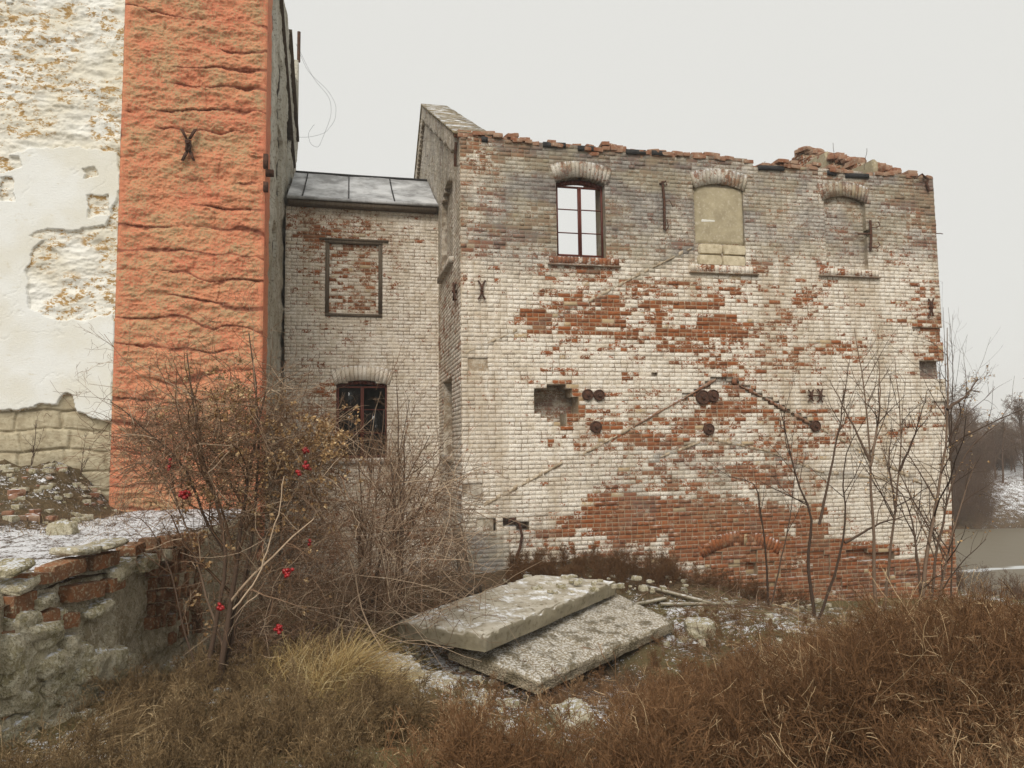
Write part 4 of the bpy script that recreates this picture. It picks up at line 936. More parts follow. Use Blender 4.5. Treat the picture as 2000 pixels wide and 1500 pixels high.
def white_fn(u, v):
    px, py = proj(np.stack([u, np.full_like(u, YW), v], -1))
    jx = px + 14 * (fbm(u * 5, v * 5, 131) - .5); jy = py + 14 * (fbm(u * 5, v * 5, 132) - .5)
    sm = np.zeros_like(u)
    for pl in SM: sm = np.where(inpoly(jx, jy, pl), 1.0, sm)
    for pl in SMX: sm = np.where(inpoly(jx, jy, pl), 0.0, sm)
    sm = np.where((py < 60) & (px < 40) & (fbm(u * 2, v * 2, 133) > .45), 1, sm)
    st = inpoly(jx, jy, STN).astype(float)
    rg = (ridge(u * 2.6 + 1.2 * fbm(u * 2, v * 2, 6), v * 5.0, 134, 5) - .6) * .12 + (ridge(u * 9 + fbm(u * 5, v * 5, 8), v * 13, 135, 4) - .6) * .065
    wv = v + .14 * (fbm(u * 1.5, v * 1.5, 136) - .5); rowh = .34; row = np.floor(wv / rowh); fr = wv / rowh - row; jt = np.minimum(fr, 1 - fr) * rowh
    uu = u / .7 + vn(row * 2.3, row * 0, 7) * 3 + .25 * (fbm(u * 2, v * 2, 137) - .5); fu = uu - np.floor(uu); jv = np.minimum(fu, 1 - fu) * .7; tone = vn(np.floor(uu) * 5.3, row * 3.1, 19)
    rec = np.maximum(np.exp(-(jt / .018) ** 2), np.exp(-(jv / .018) ** 2))
    sd_ = -.045 - rec * .05 + (tone - .5) * .05 + (fbm(u * 3, v * 5, 138) - .5) * .05
    flk = (steps(fbm(u * 3.0 + 9, v * 5.5, 141, 5), 12) - .5) * .14; rg = rg * .55 + flk + (ridge(u * 19, v * 24, 142, 3) - .6) * .016
    crk = np.exp(-(np.abs(fbm(u * 1.1, v * 1.1, 143, 5) - .5) / .004) ** 2)
    d = np.where(st > .5, sd_, np.where(sm > .5, .05 - .008 * crk + (fbm(u * 1.5, v * 1.5, 139) - .5) * .02, rg * .8))
    ca = np.stack([sm, st, sstep(.25, .5, fbm(u * 1.2, v * 1.8, 140)) , np.where(st > .5, rec, 0)], -1)
    return d, ca
hgrid('plaster_wall', T0, (0, YW, 0), (1, 0, 0), (0, -1, 0), -8.2, XPL + .02, -1.9, ZTOP, .016, white_fn, M['white'])
def side_fn(u, v):
    d = (fbm(u * 2.2, v * 3, 150) - .5) * .12 + (fbm(u * 8, v * 8, 151) - .5) * .04; g = np.zeros_like(u)
    for (a, b, c, e_) in [(.3, 1.0, 8.3, 11), (1.6, 2.6, 7.2, 8.6), (4.2, 5.2, 6.2, 9.0), (1.7, 2.7, 5.4, 6.9), (5.8, 6.4, 5.5, 7.6), (1.0, 1.7, 3.3, 4.6), (2.6, 3.2, 1.6, 2.6), (1.2, 1.8, -.4, .9), (.2, .6, 4.4, 5.6)]:
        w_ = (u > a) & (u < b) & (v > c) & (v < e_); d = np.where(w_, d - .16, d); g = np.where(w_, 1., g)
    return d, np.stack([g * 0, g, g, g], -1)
hgrid('side_wall', T0, (XPR - .03, YP + RT, 0), (0, 1, 0), (1, 0, 0), 0, 7.6, -3.5, ZTOP, .05, side_fn, M['side'])
mb = MB(); mb.box((-8.2, YW + .3, -1.9), (XPR - .2, 21.0, ZTOP - .05), (0, 0, 0, 0)); mb.build('building_core', M['side'], T0)
def spt(Y, z, d=0.): return np.array([XPR - .03 + d, Y, z])
mb = MB()   # sloping flashing of a vanished roof, cornice and gutter
for (a, b, th_, d_) in [((15.6, 10.0), (20.4, 7.7), .10, .07), ((18.2, 10.3), (21.2, 8.8), .12, .1)]:
    A_ = spt(*a); B_ = spt(*b); mb.hexa([A_ + [-.1, 0, -th_], A_ + [d_, 0, -th_], A_ + [d_, 0, 0], A_ + [-.1, 0, 0], B_ + [-.1, 0, -th_], B_ + [d_, 0, -th_], B_ + [d_, 0, 0], B_ + [-.1, 0, 0]])
mb.build('roof_flashing', M['plank'], T0)
mb = MB(); mb.box((XPR - .1, 21.0, 9.3), (XPR + .03, 21.3, 11), (0, 0, 0, 0)); mb.build('cornice_block', M['side'], T0)
mb = MB(); polytube(mb, [(XPR + .02, 21.3, 12), (XPR + .02, 21.3, 11.1)], .05); mb.build('drainpipe', M['iron'], T0)
def ppt(x, y, d=0.): p = onY(x, y, YP); return np.array([p[0], YP - d, p[2]])
mb = MB()    # forged anchor on the pillar: two flared legs above and below a bolt
for sg in (-1, 1):
    for (p, q_) in (((370 + sg * 14, 256), (370 + sg * 3, 276)), ((370 + sg * 2, 278), (370 + sg * 3, 300)), ((370 + sg * 3, 300), (370 + sg * 11, 318))):
        wd_ = .028
        a = ppt(*p, .10); b = ppt(*q_, .14); mb.hexa([a + [-wd_, 0, 0], a + [wd_, 0, 0], a + [wd_, .05, 0.02], a + [-wd_, .05, .02], b + [-wd_ * .7, 0, 0], b + [wd_ * .7, 0, 0], b + [wd_ * .7, .05, 0], b + [-wd_ * .7, .05, 0]])
polytube(mb, [ppt(370, 284, -.05), ppt(370, 284, .2)], .04); mb.build('wall_anchor', M['iron'], T0)
def rpt(Y, z, d): return np.array([XPR + d, Y, z])
for (x, y0, y1) in [(517, 302, 330), (519, 332, 344), (517, 356, 375)]:
    p = onX(x, y0, XPR); q_ = onX(x, y1, XPR); mb = MB(); mb.box((XPR - .02, p[1] - .05, q_[2]), (XPR + (.14 if y0 == 332 else .06), p[1] + .05, p[2])); mb.build('iron_bracket', M['iron'], T0)
# loose wires
def wire(pts, name, label, r_=.0035):
    P = np.array(pts); t = np.linspace(0, 1, len(P)); tt = np.linspace(0, 1, 40)
    Q = np.stack([np.interp(tt, t, P[:, i]) for i in range(3)], -1)
    for _ in range(3): Q[1:-1] = (Q[:-2] + Q[1:-1] * 2 + Q[2:]) / 4
    mb = MB(); polytube(mb, list(Q), r_, 5); o = mb.build(name, M['felt'], None); tag(o, label, 'wire', None); return o
wa = [tuple(onY(x, y, 20.5)) for x, y in [(578, 85), (600, 140), (640, 175), (657, 205), (655, 235), (636, 260), (605, 268), (577, 268)]]
wire(wa, 'loose_wire', 'thin loose wire bulging in an arc from the tall building into the sky')
wb_ = [tuple(onY(x, y, 20.3)) for x, y in [(580, 88), (612, 155), (645, 190), (648, 225), (632, 265), (622, 290), (606, 282), (601, 260), (614, 243)]]
wire(wb_, 'loose_wire', 'thin loose wire ending in a small loop beside the tall building')

# ================================================================== TERRACE, RETAINING WALL
WP = [(-80, 5.0), (40, 5.9), (130, 6.4), (235, 7.1), (300, 7.9), (385, 9.3)]      # pixel column, distance along axis
def plan(px, a): return fh * a + rh * ((px - 1000) / F_PX) * a
PW = [plan(*p) for p in WP] + [np.array([-1.62, 11.2]), np.array([XPR - .05, YP + .05])]
PW = np.array(PW)
seg = np.hypot(*np.diff(PW, axis=0).T); SL = np.concatenate([[0], np.cumsum(seg)])
def wpt(s): return np.array([np.interp(s, SL, PW[:, 0]), np.interp(s, SL, PW[:, 1])])
def wnrm(s):
    d = wpt(min(s + .15, SL[-1])) - wpt(max(s - .15, 0)); d /= np.linalg.norm(d); return np.array([d[1], -d[0]]), d
TZ = -1.02
# terrace surface
tx = np.arange(-9, 0, .06); ty = np.arange(3.6, 13.9, .06); TX, TY = np.meshgrid(tx, ty)
poly_t = [tuple(p) for p in PW] + [(-9.5, 14), (-9.5, 3.6)]
def terr_h(X, Y):
    m_ = np.exp(-((Y - 13.9) / 2.3) ** 2) * sstep(-3.6, -4.6, X)
    h = TZ + .05 * (fbm(X * 2, Y * 2, 161) - .5) + .80 * m_ * (1 + .3 * (fbm(X * 2.2, Y * 2.2, 162) - .5)) + .10 * m_ * (fbm(X * 9, Y * 9, 163) - .5) * 2
    dd = dpoly(X, Y, [tuple(p) for p in PW]); h = h - .10 * np.exp(-(dd / .16) ** 2) + .04 * (fbm(X * 7, Y * 7, 164) - .5)
    return h - 0.12 * sstep(7.2, 5.0, Y)
ins = inpoly(TX, TY, poly_t) | (dpoly(TX, TY, [tuple(p) for p in PW]) < .05)
TH = terr_h(TX, TY); ix = np.arange(TX.size).reshape(TX.shape)
ok = ins[:-1, :-1] & ins[:-1, 1:] & ins[1:, 1:] & ins[1:, :-1]
Fq = np.stack([ix[:-1, :-1], ix[:-1, 1:], ix[1:, 1:], ix[1:, :-1]], -1)[ok]
mm = (np.exp(-((TY - 13.9) / 2.6) ** 2) * sstep(-3.3, -4.3, TX)).ravel()
tsn = .64 - .30 * sstep(.25, .5, mm) - .28 * sstep(.35, .0, dpoly(TX, TY, [tuple(p) for p in PW])).ravel() - .35 * sstep(.12, .25, mm) * sstep(.5, .3, mm)
te = mesh('terrace_ground', np.stack([TX, TY, TH], -1).reshape(-1, 3), Fq, M['ground'], None, np.stack([tsn, sstep(.1, .4, mm) * .42, mm * 0, mm * 0], -1), True); tag(te, kind='structure')

RW = empty('retaining_wall', (float(PW[2][0]), float(PW[2][1]), -2.3), 'crumbling retaining wall of stones, grey mortar and old bricks below the snowy ledge', 'retaining wall')
# mortar core following the path
ns = int(SL[-1] / .05); sv = np.linspace(0, SL[-1], ns); hv = np.linspace(-2.9, TZ - .02, 42); P = np.zeros((len(hv), ns, 3))
for i_, s in enumerate(sv):
    p = wpt(s); n_, d_ = wnrm(s)
    dz = .10 * (fbm(s * 3, hv * 3, 171) - .5) + .05 * (fbm(s * 9, hv * 9, 172) - .5) + .03 * sstep(-1.25, -2.4, hv) * (1 + 1.2 * (fbm(s * 1.5 + 0 * hv, hv, 173) - .5)) - .07 * sstep(-1.2, -1.0, hv)
    P[:, i_, 0] = p[0] + n_[0] * dz; P[:, i_, 1] = p[1] + n_[1] * dz; P[:, i_, 2] = hv
# cavity
pxs, pys = proj(P); cav = inpoly(pxs, pys, [(252, 1262), (300, 1242), (312, 1225), (345, 1238), (345, 1262), (300, 1290), (270, 1292)])
cv = fh * .45; P[..., 0] += cav * cv[0]; P[..., 1] += cav * cv[1]
ix = np.arange(P.shape[0] * P.shape[1]).reshape(P.shape[:2]); Fq = np.stack([ix[:-1, :-1], ix[:-1, 1:], ix[1:, 1:], ix[1:, :-1]], -1).reshape(-1, 4)
M['mortar'] = mat_crumble('crumbled_mortar', (.56, .49, .35), (.33, .27, .165), (.70, .64, .50), (.15, .12, .065))
M['stone'] = mat_crumble('rough_limestone', (.62, .55, .40), (.38, .33, .19), (.74, .69, .54), (.17, .15, .075))
M['unused'] = mat_simple('crumbled_mortar', (0.44, 0.40, 0.31), (0.25, 0.21, 0.14), 7, (0.60, 0.56, 0.46), (0.55, 0.72), 0.9, 0.04, snow=.15)
mesh('mortar_core', P.reshape(-1, 3), Fq, M['mortar'], RW, smooth=True)
M['wbrick'] = mat_simple('old_orange_brick', (0.27, 0.115, 0.05), (0.15, 0.08, 0.045), 7, (0.36, 0.30, 0.20), (0.5, 0.66), 0.8, 0.02, snow=.2)
def wallblock(px, py, wp, hp, seed, amp, pw, deep=.22, out=.05, tilt=0., n=9):
    # find s whose column matches
    best = min(np.linspace(0, SL[5], 400), key=lambda s: abs(float(proj(np.append(wpt(s), -1.5))[0]) - px))
    p = wpt(best); a = p @ fh; n_, d_ = wnrm(best); k = a / F_PX
    z = float(ray(px, py)[2] / (ray(px, py)[:2] @ fh) * a); cosf = max(.75, abs(d_ @ rh))
    return rock((p[0] + n_[0] * (out - deep / 2 + .02), p[1] + n_[1] * (out - deep / 2 + .02), z), (wp * k / cosf, deep, hp * k), seed, n, amp, pw, math.atan2(d_[1], d_[0]), tilt)
bricks_ = [(115, 1112, 66, 30), (195, 1095, 60, 28), (155, 1155, 75, 32), (212, 1140, 34, 26), (25, 1180, 55, 42), (255, 1072, 40, 20), (75, 1205, 40, 26), (118, 1212, 34, 30), (20, 1395, 46, 32), (55, 1130, 50, 22), (10, 1240, 30, 22), (60, 1370, 40, 40), (15, 1470, 60, 40), (330, 1245, 30, 24)]
for x in range(285, 400, 13):
    for j, y in enumerate(range(1062 - int((x - 285) * .12), 1240, 26)):
        if random.random() < .12: continue
        bricks_.append((x + (6 if j % 2 else 0), y + (x - 285) * (1060 - y) * .0006, 12, 23))
mb = MB()
for k, (x, y, w_, h_) in enumerate(bricks_):
    V_, F_ = wallblock(x, y, w_, h_, 300 + k, .05, .16, .2, .07 + random.uniform(-.03, .03), random.uniform(-.08, .12), 7); mb.add(V_, F_)
mb.build('brick_course', M['wbrick'], RW, True)
stones_ = [(58, 1300, 95, 90, .16), (8, 1275, 46, 80, .14), (60, 1232, 80, 34, .1), (120, 1320, 90, 110, .14), (165, 1330, 60, 60, .12), (40, 1350, 70, 50, .1), (70, 1395, 60, 50, .1), (20, 1425, 70, 40, .1), (110, 1395, 70, 50, .1), (200, 1300, 80, 60, .1), (230, 1112, 60, 30, .1), (270, 1100, 50, 34, .1), (180, 1190, 60, 26, .08), (30, 1140, 60, 24, .08),
           (270, 1320, 80, 26, .1), (330, 1300, 60, 22, .1), (5, 1330, 30, 60, .1), (70, 1175, 40, 26, .1), (300, 1085, 30, 24, .1), (15, 1110, 60, 18, .08), (150, 1075, 60, 16, .08), (205, 1064, 60, 14, .08)]
_r = np.random.default_rng(9)
for yy in range(1215, 1470, 40):
    xx = -20 + _r.uniform(0, 20)
    while xx < 250 - (yy > 1300) * 60:
        w0 = _r.uniform(40, 80); stones_.append((xx + w0 / 2, yy + _r.uniform(-8, 8), w0 * 1.05, 44, .12)) if not (130 < xx + w0 / 2 and yy < 1270) else None
        xx += w0
for k, (x, y, w_, h_, am) in enumerate(stones_):
    V_, F_ = wallblock(x, y, w_, h_, 400 + k, am, .42, .30, .10 + random.uniform(-.02, .05), random.uniform(-.2, .2), 13)
    mesh('stone', V_, F_, M['stone'], RW, np.full((len(V_), 4), .5), True)
# coping stones at the snowy edge
rk_ = empty('mossy_rock', tuple(onZ(122, 1040, TZ)), 'mossy grey rock sitting in the snow on the ledge', 'rock')
V_, F_ = rock(tuple(onZ(122, 1036, TZ + .05)), (.32, .26, .22), 77, 13, .14, .4); mesh('rock_body', V_, F_, M['stone'], rk_, np.full((len(V_), 4), .5), True)

# ================================================================== SLABS, PLANKS, BOULDERS
def slab(name, parent_label, cat, C, th, mat, amp=.012, group=None, seed=0):
    """C: four top corners (world) in order"""
    C = np.array(C, float); n_ = np.cross(C[1] - C[0], C[3] - C[0]); n_ /= np.linalg.norm(n_); n_ *= (1 if n_[2] > 0 else -1)
    NU, NV = 60, 90; a, b = np.meshgrid(np.linspace(0, 1, NU), np.linspace(0, 1, NV))
    def surf(a, b): return (C[0] * ((1 - a) * (1 - b))[..., None] + C[3] * (a * (1 - b))[..., None] + C[1] * ((1 - a) * b)[..., None] + C[2] * (a * b)[..., None])
    eg = np.minimum(np.minimum(a, 1 - a) * 1.4, np.minimum(b, 1 - b) * 3.5); ch = sstep(.028, .0, eg)
    chip = .09 * sstep(.07, 0, eg) * sstep(.52, .7, fbm(a * 9, b * 22, 181 + seed)) + .012 * ch
    T = surf(a, b) + n_ * ((fbm(a * 8, b * 20, 182 + seed) - .5) * amp * 2 - chip)[..., None]
    ctr = C.mean(0); inw = (ctr - surf(a, b)); inw -= (inw @ n_)[..., None] * n_; inw /= np.linalg.norm(inw, axis=-1, keepdims=True) + 1e-6
    T = T + inw * (ch * .04 * fbm(a * 10, b * 25, 183 + seed))[..., None]
    ix = np.arange(NU * NV).reshape(NV, NU); Ft = np.stack([ix[:-1, :-1], ix[:-1, 1:], ix[1:, 1:], ix[1:, :-1]], -1).reshape(-1, 4)
    mb = MB(); mb.add(T.reshape(-1, 3), Ft)
    ring = np.concatenate([ix[0, :], ix[1:, -1], ix[-1, -2::-1], ix[-2:0:-1, 0]]); Rg = T.reshape(-1, 3)[ring]; L = len(ring); rows = [Rg]; m_ = 7
    for k in range(1, m_):
        t_ = k / (m_ - 1); q_ = np.arange(L) * .12
        jit = inw.reshape(-1, 3)[ring] * ((fbm(q_, t_ * 3 + 0 * q_, 184 + seed) - .6) * .06)[:, None]
        rows.append(surf(a, b).reshape(-1, 3)[ring] - n_ * th * t_ + jit)
    Sv = np.concatenate(rows); Fs = []
    for k in range(m_ - 1):
        i0 = np.arange(L) + k * L; i1 = (np.arange(L) + 1) % L + k * L; Fs.append(np.stack([i0, i0 + L, i1 + L, i1], -1))
    mb.add(Sv, np.concatenate(Fs)); last = rows[-1]; mb.add(np.concatenate([last, last.mean(0, keepdims=True)]), [[i, (i + 1) % L, L] for i in range(L)])
    o = mb.build(name, mat, None); tag(o, parent_label, cat, group); return o
A_ = onZ(778, 1210, -2.22); B_ = onZ(1043, 1121, -2.16); Cc = onZ(1203, 1134, -2.28); D_ = onZ(948, 1238, -2.28)
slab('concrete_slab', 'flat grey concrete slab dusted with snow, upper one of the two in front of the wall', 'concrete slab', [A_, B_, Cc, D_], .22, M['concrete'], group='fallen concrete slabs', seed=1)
def mat_aggr():
    s = NT('exposed_aggregate'); v = s.voro(42, 'F1'); vc = s.voro(42, 'F1', None, 'Color'); n = s.noise(4, 5, .7); n3 = s.noise(1.3, 4)
    c = s.mix(vc, (0.46, 0.40, 0.30), (0.34, 0.28, 0.19)); c = s.mix(s.ramp(v, .35, .6, 0, .5), c, (0.18, 0.15, 0.10))
    c = s.mix(s.math('MULTIPLY', s.ramp(s.noise(30, 3, .6), .45, .58), s.ramp(s.upz(), .5, .8)), c, (0.70, .67, .62)); c = s.mix(s.ramp(n, .48, .62, 0, .85), c, (0.13, 0.105, 0.06))
    s.bump(v, .8, .03); return s.out(c, .95)
M['aggr'] = mat_aggr()
slab('concrete_slab', 'tilted gravelly concrete slab lying half under the flat slab', 'concrete slab', [onZ(880, 1262, -2.56), onZ(1190, 1150, -2.52), onZ(1318, 1212, -2.70), onZ(1055, 1330, -2.84)], .17, M['aggr'], .02, group='fallen concrete slabs', seed=2)
def pole(name, a, b, w_, h_, mat, label, cat, grp=None):
    a = np.array(a); b = np.array(b); d = (b - a) / np.linalg.norm(b - a); s_ = np.cross(d, [0, 0, 1]); s_ /= np.linalg.norm(s_); u_ = np.cross(s_, d)
    mb = MB(); K = 9; t = np.linspace(0, 1, K); prev = None; rr = []
    for k in range(K):
        c = a + (b - a) * t[k]; j = random.uniform(.85, 1.1); rr.append([c - s_ * w_ / 2 * j - u_ * h_ / 2, c + s_ * w_ / 2 * j - u_ * h_ / 2, c + s_ * w_ / 2 * j + u_ * h_ / 2 * j, c - s_ * w_ / 2 * j + u_ * h_ / 2])
    Vv = np.array(rr).reshape(-1, 3); Ff = []
    for k in range(K - 1):
        for i in range(4): Ff.append([k * 4 + i, k * 4 + (i + 1) % 4, k * 4 + 4 + (i + 1) % 4, k * 4 + 4 + i])
    Ff.append([3, 2, 1, 0]); Ff.append([K * 4 - 4, K * 4 - 3, K * 4 - 2, K * 4 - 1]); mb.add(Vv, Ff)
    o = mb.build(name, mat, None); tag(o, label, cat, grp); return o
pole('wooden_beam', onZ(862, 1190, -2.30), onZ(935, 1152, -2.2), .10, .14, M['plank'], 'short dark wooden beam lying behind the flat slab near the corner', 'beam')
pole('leaning_plank', onY(912, 1155, 13.2), onY(893, 1030, 13.55), .20, .07, M['wood_grey'], 'grey weathered plank leaning upright against the building corner', 'plank')
for (p, q_, lb) in [((1262, 1150), (1400, 1205), 'long thin snow-dusted board in the debris right of the slabs'), ((1290, 1165), (1440, 1200), 'second thin board lying lower in the debris right of the slabs'), ((1240, 1165), (1300, 1200), 'short board end sticking out beside the flat slab')]:
    a = onZ(*p, -2.55); b = onZ(*q_, -2.9); a[2] = float(ground_h(a[0], a[1])) + .07; b[2] = float(ground_h(b[0], b[1])) + .05
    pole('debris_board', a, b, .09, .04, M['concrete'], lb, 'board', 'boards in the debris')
def boulder(px, py, zg, size, seed, label, mat='stone'):
    c = onZ(px, py, zg); c[2] = float(ground_h(c[0], c[1])) + size[2] * .25
    V_, F_ = rock(c, size, seed, 17, .16, .45, seed * .7); o = mesh('boulder', V_, F_, M[mat], None, np.full((len(V_), 4), .5), True); tag(o, label, 'boulder'); return o
boulder(745, 1290, -2.4, (.95, .8, .55), 501, 'broad mossy boulder left of the slabs behind the yellow grass', 'mortar')
boulder(850, 1320, -2.55, (.7, .55, .4), 502, 'snow-speckled boulder below the gap under the slabs', 'mortar')
boulder(930, 1330, -2.6, (.35, .3, .24), 503, 'small stone under the left edge of the tilted slab', 'mortar')
boulder(1370, 1235, -2.9, (.5, .45, .3), 504, 'snowy lump of stone right of the tilted slab', 'stone')
boulder(1120, 1390, -2.5, (.45, .35, .22), 505, 'small stone in the brush in front of the tilted slab', 'stone')
# rubble scattered: nobody could count it
mb = MB(); r = np.random.default_rng(44)
for k in range(520):
    if k < 330: px, py = r.uniform(980, 1750), r.uniform(1120, 1260)
    elif k < 420: px, py = r.uniform(740, 1000), r.uniform(1260, 1440)
    else: px, py = r.uniform(100, 900), r.uniform(1330, 1500)
    p = onZ(px, py, -2.6); 
    for _ in range(3): p = onZ(px, py, float(ground_h(p[0], p[1])))
    if p[1] > 13.7: continue
    s_ = r.uniform(.03, .13); V_, F_ = rock((p[0], p[1], p[2] + s_ * .15), (s_ * 1.4, s_, s_ * .7), k, 4, .15, .35, r.uniform(0, 3)); mb.add(V_, F_)
tag(mb.build('rubble', M['stone'], None), 'snowy loose rubble scattered over the ground around the slabs', 'rubble', None, 'stuff')
mb = MB(); mb2 = MB()
for k in range(70):
    X, Y = r.uniform(-7, -3.9), r.uniform(11.0, 13.6); s_ = r.uniform(.04, .14); z = float(terr_h(np.array(X), np.array(Y)))
    V_, F_ = rock((X, Y, z + s_ * .1), (s_ * 1.5, s_, s_ * .7), k, 4, .15, .3, r.uniform(0, 3)); mb.add(V_, F_)
for k in range(150):
    X, Y = r.uniform(-7, -3.7), r.uniform(10.8, 13.6); s_ = r.uniform(.03, .13); z = float(terr_h(np.array(X), np.array(Y)))
    V_, F_ = rock((X, Y, z + s_ * .1), (s_ * 1.5, s_, s_ * .7), k + 900, 4, .15, .3, r.uniform(0, 3)); mb2.add(V_, F_)
tag(mb2.build('ledge_stones', M['stone'], None), 'pale loose stones on the mound below the white plaster wall', 'rubble', None, 'stuff')
tag(mb.build('ledge_rubble', M['brick_loose'], None), 'brick rubble on the mound below the white plaster wall', 'rubble', None, 'stuff')
#VEG
# ================================================================== VEGETATION
def strands_mb(mb, P, Rr, sides=3, col_=None):
    V_, F_ = tubes(P, Rr, sides); S, K = P.shape[:2]; c = rng.random(S) if col_ is None else np.clip(col_ + rng.normal(0, .12, S), 0, 1)
    ca = np.zeros((S, K * sides, 4)); ca[..., 0] = c[:, None]; ca[..., 3] = 1
    mb.add(V_, F_, ca.reshape(-1, 4))
def resamp(pts, K):
    P = np.array(pts, float); s = np.concatenate([[0], np.cumsum(np.linalg.norm(np.diff(P, axis=0), axis=1))]); s /= s[-1]; t = np.linspace(0, 1, K)
    Q = np.stack([np.interp(t, s, P[:, i]) for i in range(3)], -1)
    for _ in range(2): Q[1:-1] = (Q[:-2] + 2 * Q[1:-1] + Q[2:]) / 4
    Q[1:-1] += rng.normal(0, .006, Q[1:-1].shape); return Q
def woody(parent, stems, r0, mat, spec, tip=.25, K=14, tw_mat=None, sides=6):
    """stems: list of world polylines; spec: list of (n, t0, t1, angle, ratio, lift, wiggle)"""
    SP = np.stack([resamp(s, K) for s in stems]); rad = np.array(r0)[:, None] * np.linspace(1, tip, K)[None]
    for i in range(len(stems)):
        mb = MB(); strands_mb(mb, SP[i:i + 1], rad[i:i + 1], sides); mb.build('trunk', mat, parent, True)
    P, Rr = SP, rad; ln = np.linalg.norm(np.diff(P, axis=1), axis=2).sum(1); mb = MB(); last = None
    for (n, t0, t1, ang, ra, lift, wig) in spec:
        P, ln, Rr = kids(P, ln, Rr, n, t0, t1, ang, ra, 6, wig, lift, .62); Rr = np.maximum(Rr, .0012)
        strands_mb(mb, P, Rr, 3); last = (P, Rr)
    mb.build('branches', tw_mat or mat, parent); return last
def gz(X, Y): return float(ground_h(np.array(float(X)), np.array(float(Y))))
def base_at(px, a):
    p = plan(px, a); return np.array([p[0], p[1], gz(*p) - .05])
def leaves(mb, C, size, nq=2):
    n = len(C); s = size * rng.uniform(.5, 1.4, n)
    for q in range(nq):
        a = rng.normal(size=(n, 3)); a /= np.linalg.norm(a, axis=1, keepdims=True); b = np.cross(a, rng.normal(size=(n, 3))); b /= np.linalg.norm(b, axis=1, keepdims=True) + 1e-9; c = np.cross(a, b) * .35
        S = s[:, None]; V_ = np.stack([C - a * S, C - b * S * .7 + c * S, C + a * S, C + b * S * .7 + c * S], 1).reshape(-1, 3)
        F_ = np.arange(n * 4).reshape(n, 4); ca = np.repeat(np.stack([rng.random(n)] + [np.zeros(n)] * 2 + [np.ones(n)], -1), 4, axis=0); mb.add(V_, F_, ca)

# --- shrub with red berries in front of the ledge
SB = empty('berry_shrub', tuple(base_at(425, 7.2)), 'tangled bare shrub with tan seed heads and red berries before the orange pillar', 'shrub')
def W_(pts, a0, a1):
    n = len(pts); out = [atD(x, y, a0 + (a1 - a0) * i / (n - 1)) for i, (x, y) in enumerate(pts)]; return out
st_ = [W_([(425, 1350), (440, 1250), (455, 1150), (470, 1060), (480, 950), (500, 850), (520, 760)], 7.1, 7.6), W_([(400, 1340), (420, 1240), (430, 1150), (455, 1080), (430, 1010), (395, 900), (380, 800), (365, 690)], 7.1, 7.4),
       W_([(430, 1350), (470, 1180), (500, 1000), (505, 880), (500, 700), (486, 650)], 7.2, 7.8), W_([(430, 1300), (480, 1120), (560, 960), (620, 880), (665, 850)], 7.2, 8.0), W_([(440, 1080), (385, 990), (378, 930), (330, 880), (240, 800), (216, 785)], 7.3, 7.6),
       W_([(480, 1300), (560, 1100), (600, 1000), (610, 900)], 7.4, 8.1), W_([(395, 1340), (350, 1200), (330, 1100), (280, 1000), (225, 1010)], 7.0, 7.2), W_([(440, 1280), (400, 1150), (350, 980), (300, 900), (260, 840)], 7.2, 7.8)]
Pl, Rl = woody(SB, st_, [.035, .026, .022, .018, .016, .014, .012, .014], M['twig_dark'], [(9, .25, 1, 50, .42, .02, .16), (7, .15, 1, 55, .5, .0, .22), (5, .2, 1, 55, .55, -.01, .25)], tw_mat=M['twig_brown'])
def region_pts(n, blobs, a0, a1):
    w_ = np.array([b[4] for b in blobs]); k = rng.choice(len(blobs), n, p=w_ / w_.sum()); B = np.array(blobs)[k]
    return atD(B[:, 0] + rng.normal(0, 1, n) * B[:, 2], B[:, 1] + rng.normal(0, 1, n) * B[:, 3], 1.0) * rng.uniform(a0, a1, n)[:, None]
bl = [(430, 860, 85, 60, 5), (520, 800, 45, 35, 2), (340, 880, 55, 45, 3), (500, 960, 85, 70, 5), (610, 880, 45, 35, 2), (560, 1080, 65, 80, 3), (460, 1130, 50, 90, 2), (290, 860, 40, 40, 1.2), (520, 1220, 60, 60, 2), (640, 1060, 50, 60, 1)]
mb = MB(); S = 3600; c0 = region_pts(S, bl, 7.1, 8.6); P = grow(c0, rng.normal(size=(S, 3)) * [1, 1, .8], rng.uniform(.25, .8, S), 7, .28, -.01); strands_mb(mb, P, np.linspace(1, .5, 7)[None] * rng.uniform(.0018, .0042, (S, 1)), 3)
mb.build('vine_tangle', M['twig_brown'], SB)
bs = [(560, 860, 60, 30, 4), (480, 930, 80, 60, 5), (640, 860, 22, 25, 2), (430, 820, 50, 50, 2), (560, 960, 50, 50, 2.2), (480, 780, 40, 30, 1.4), (600, 930, 50, 60, 1.2), (440, 1080, 50, 80, .9), (420, 1250, 20, 50, .3), (560, 1100, 60, 90, .5)]
mb = MB(); C_ = region_pts(640, bs, 7.1, 8.2); C_ = np.repeat(C_, 6, axis=0) + rng.normal(0, .020, (3840, 3)); leaves(mb, C_, .018, 2); mb.build('seed_heads', M['seed'], SB)
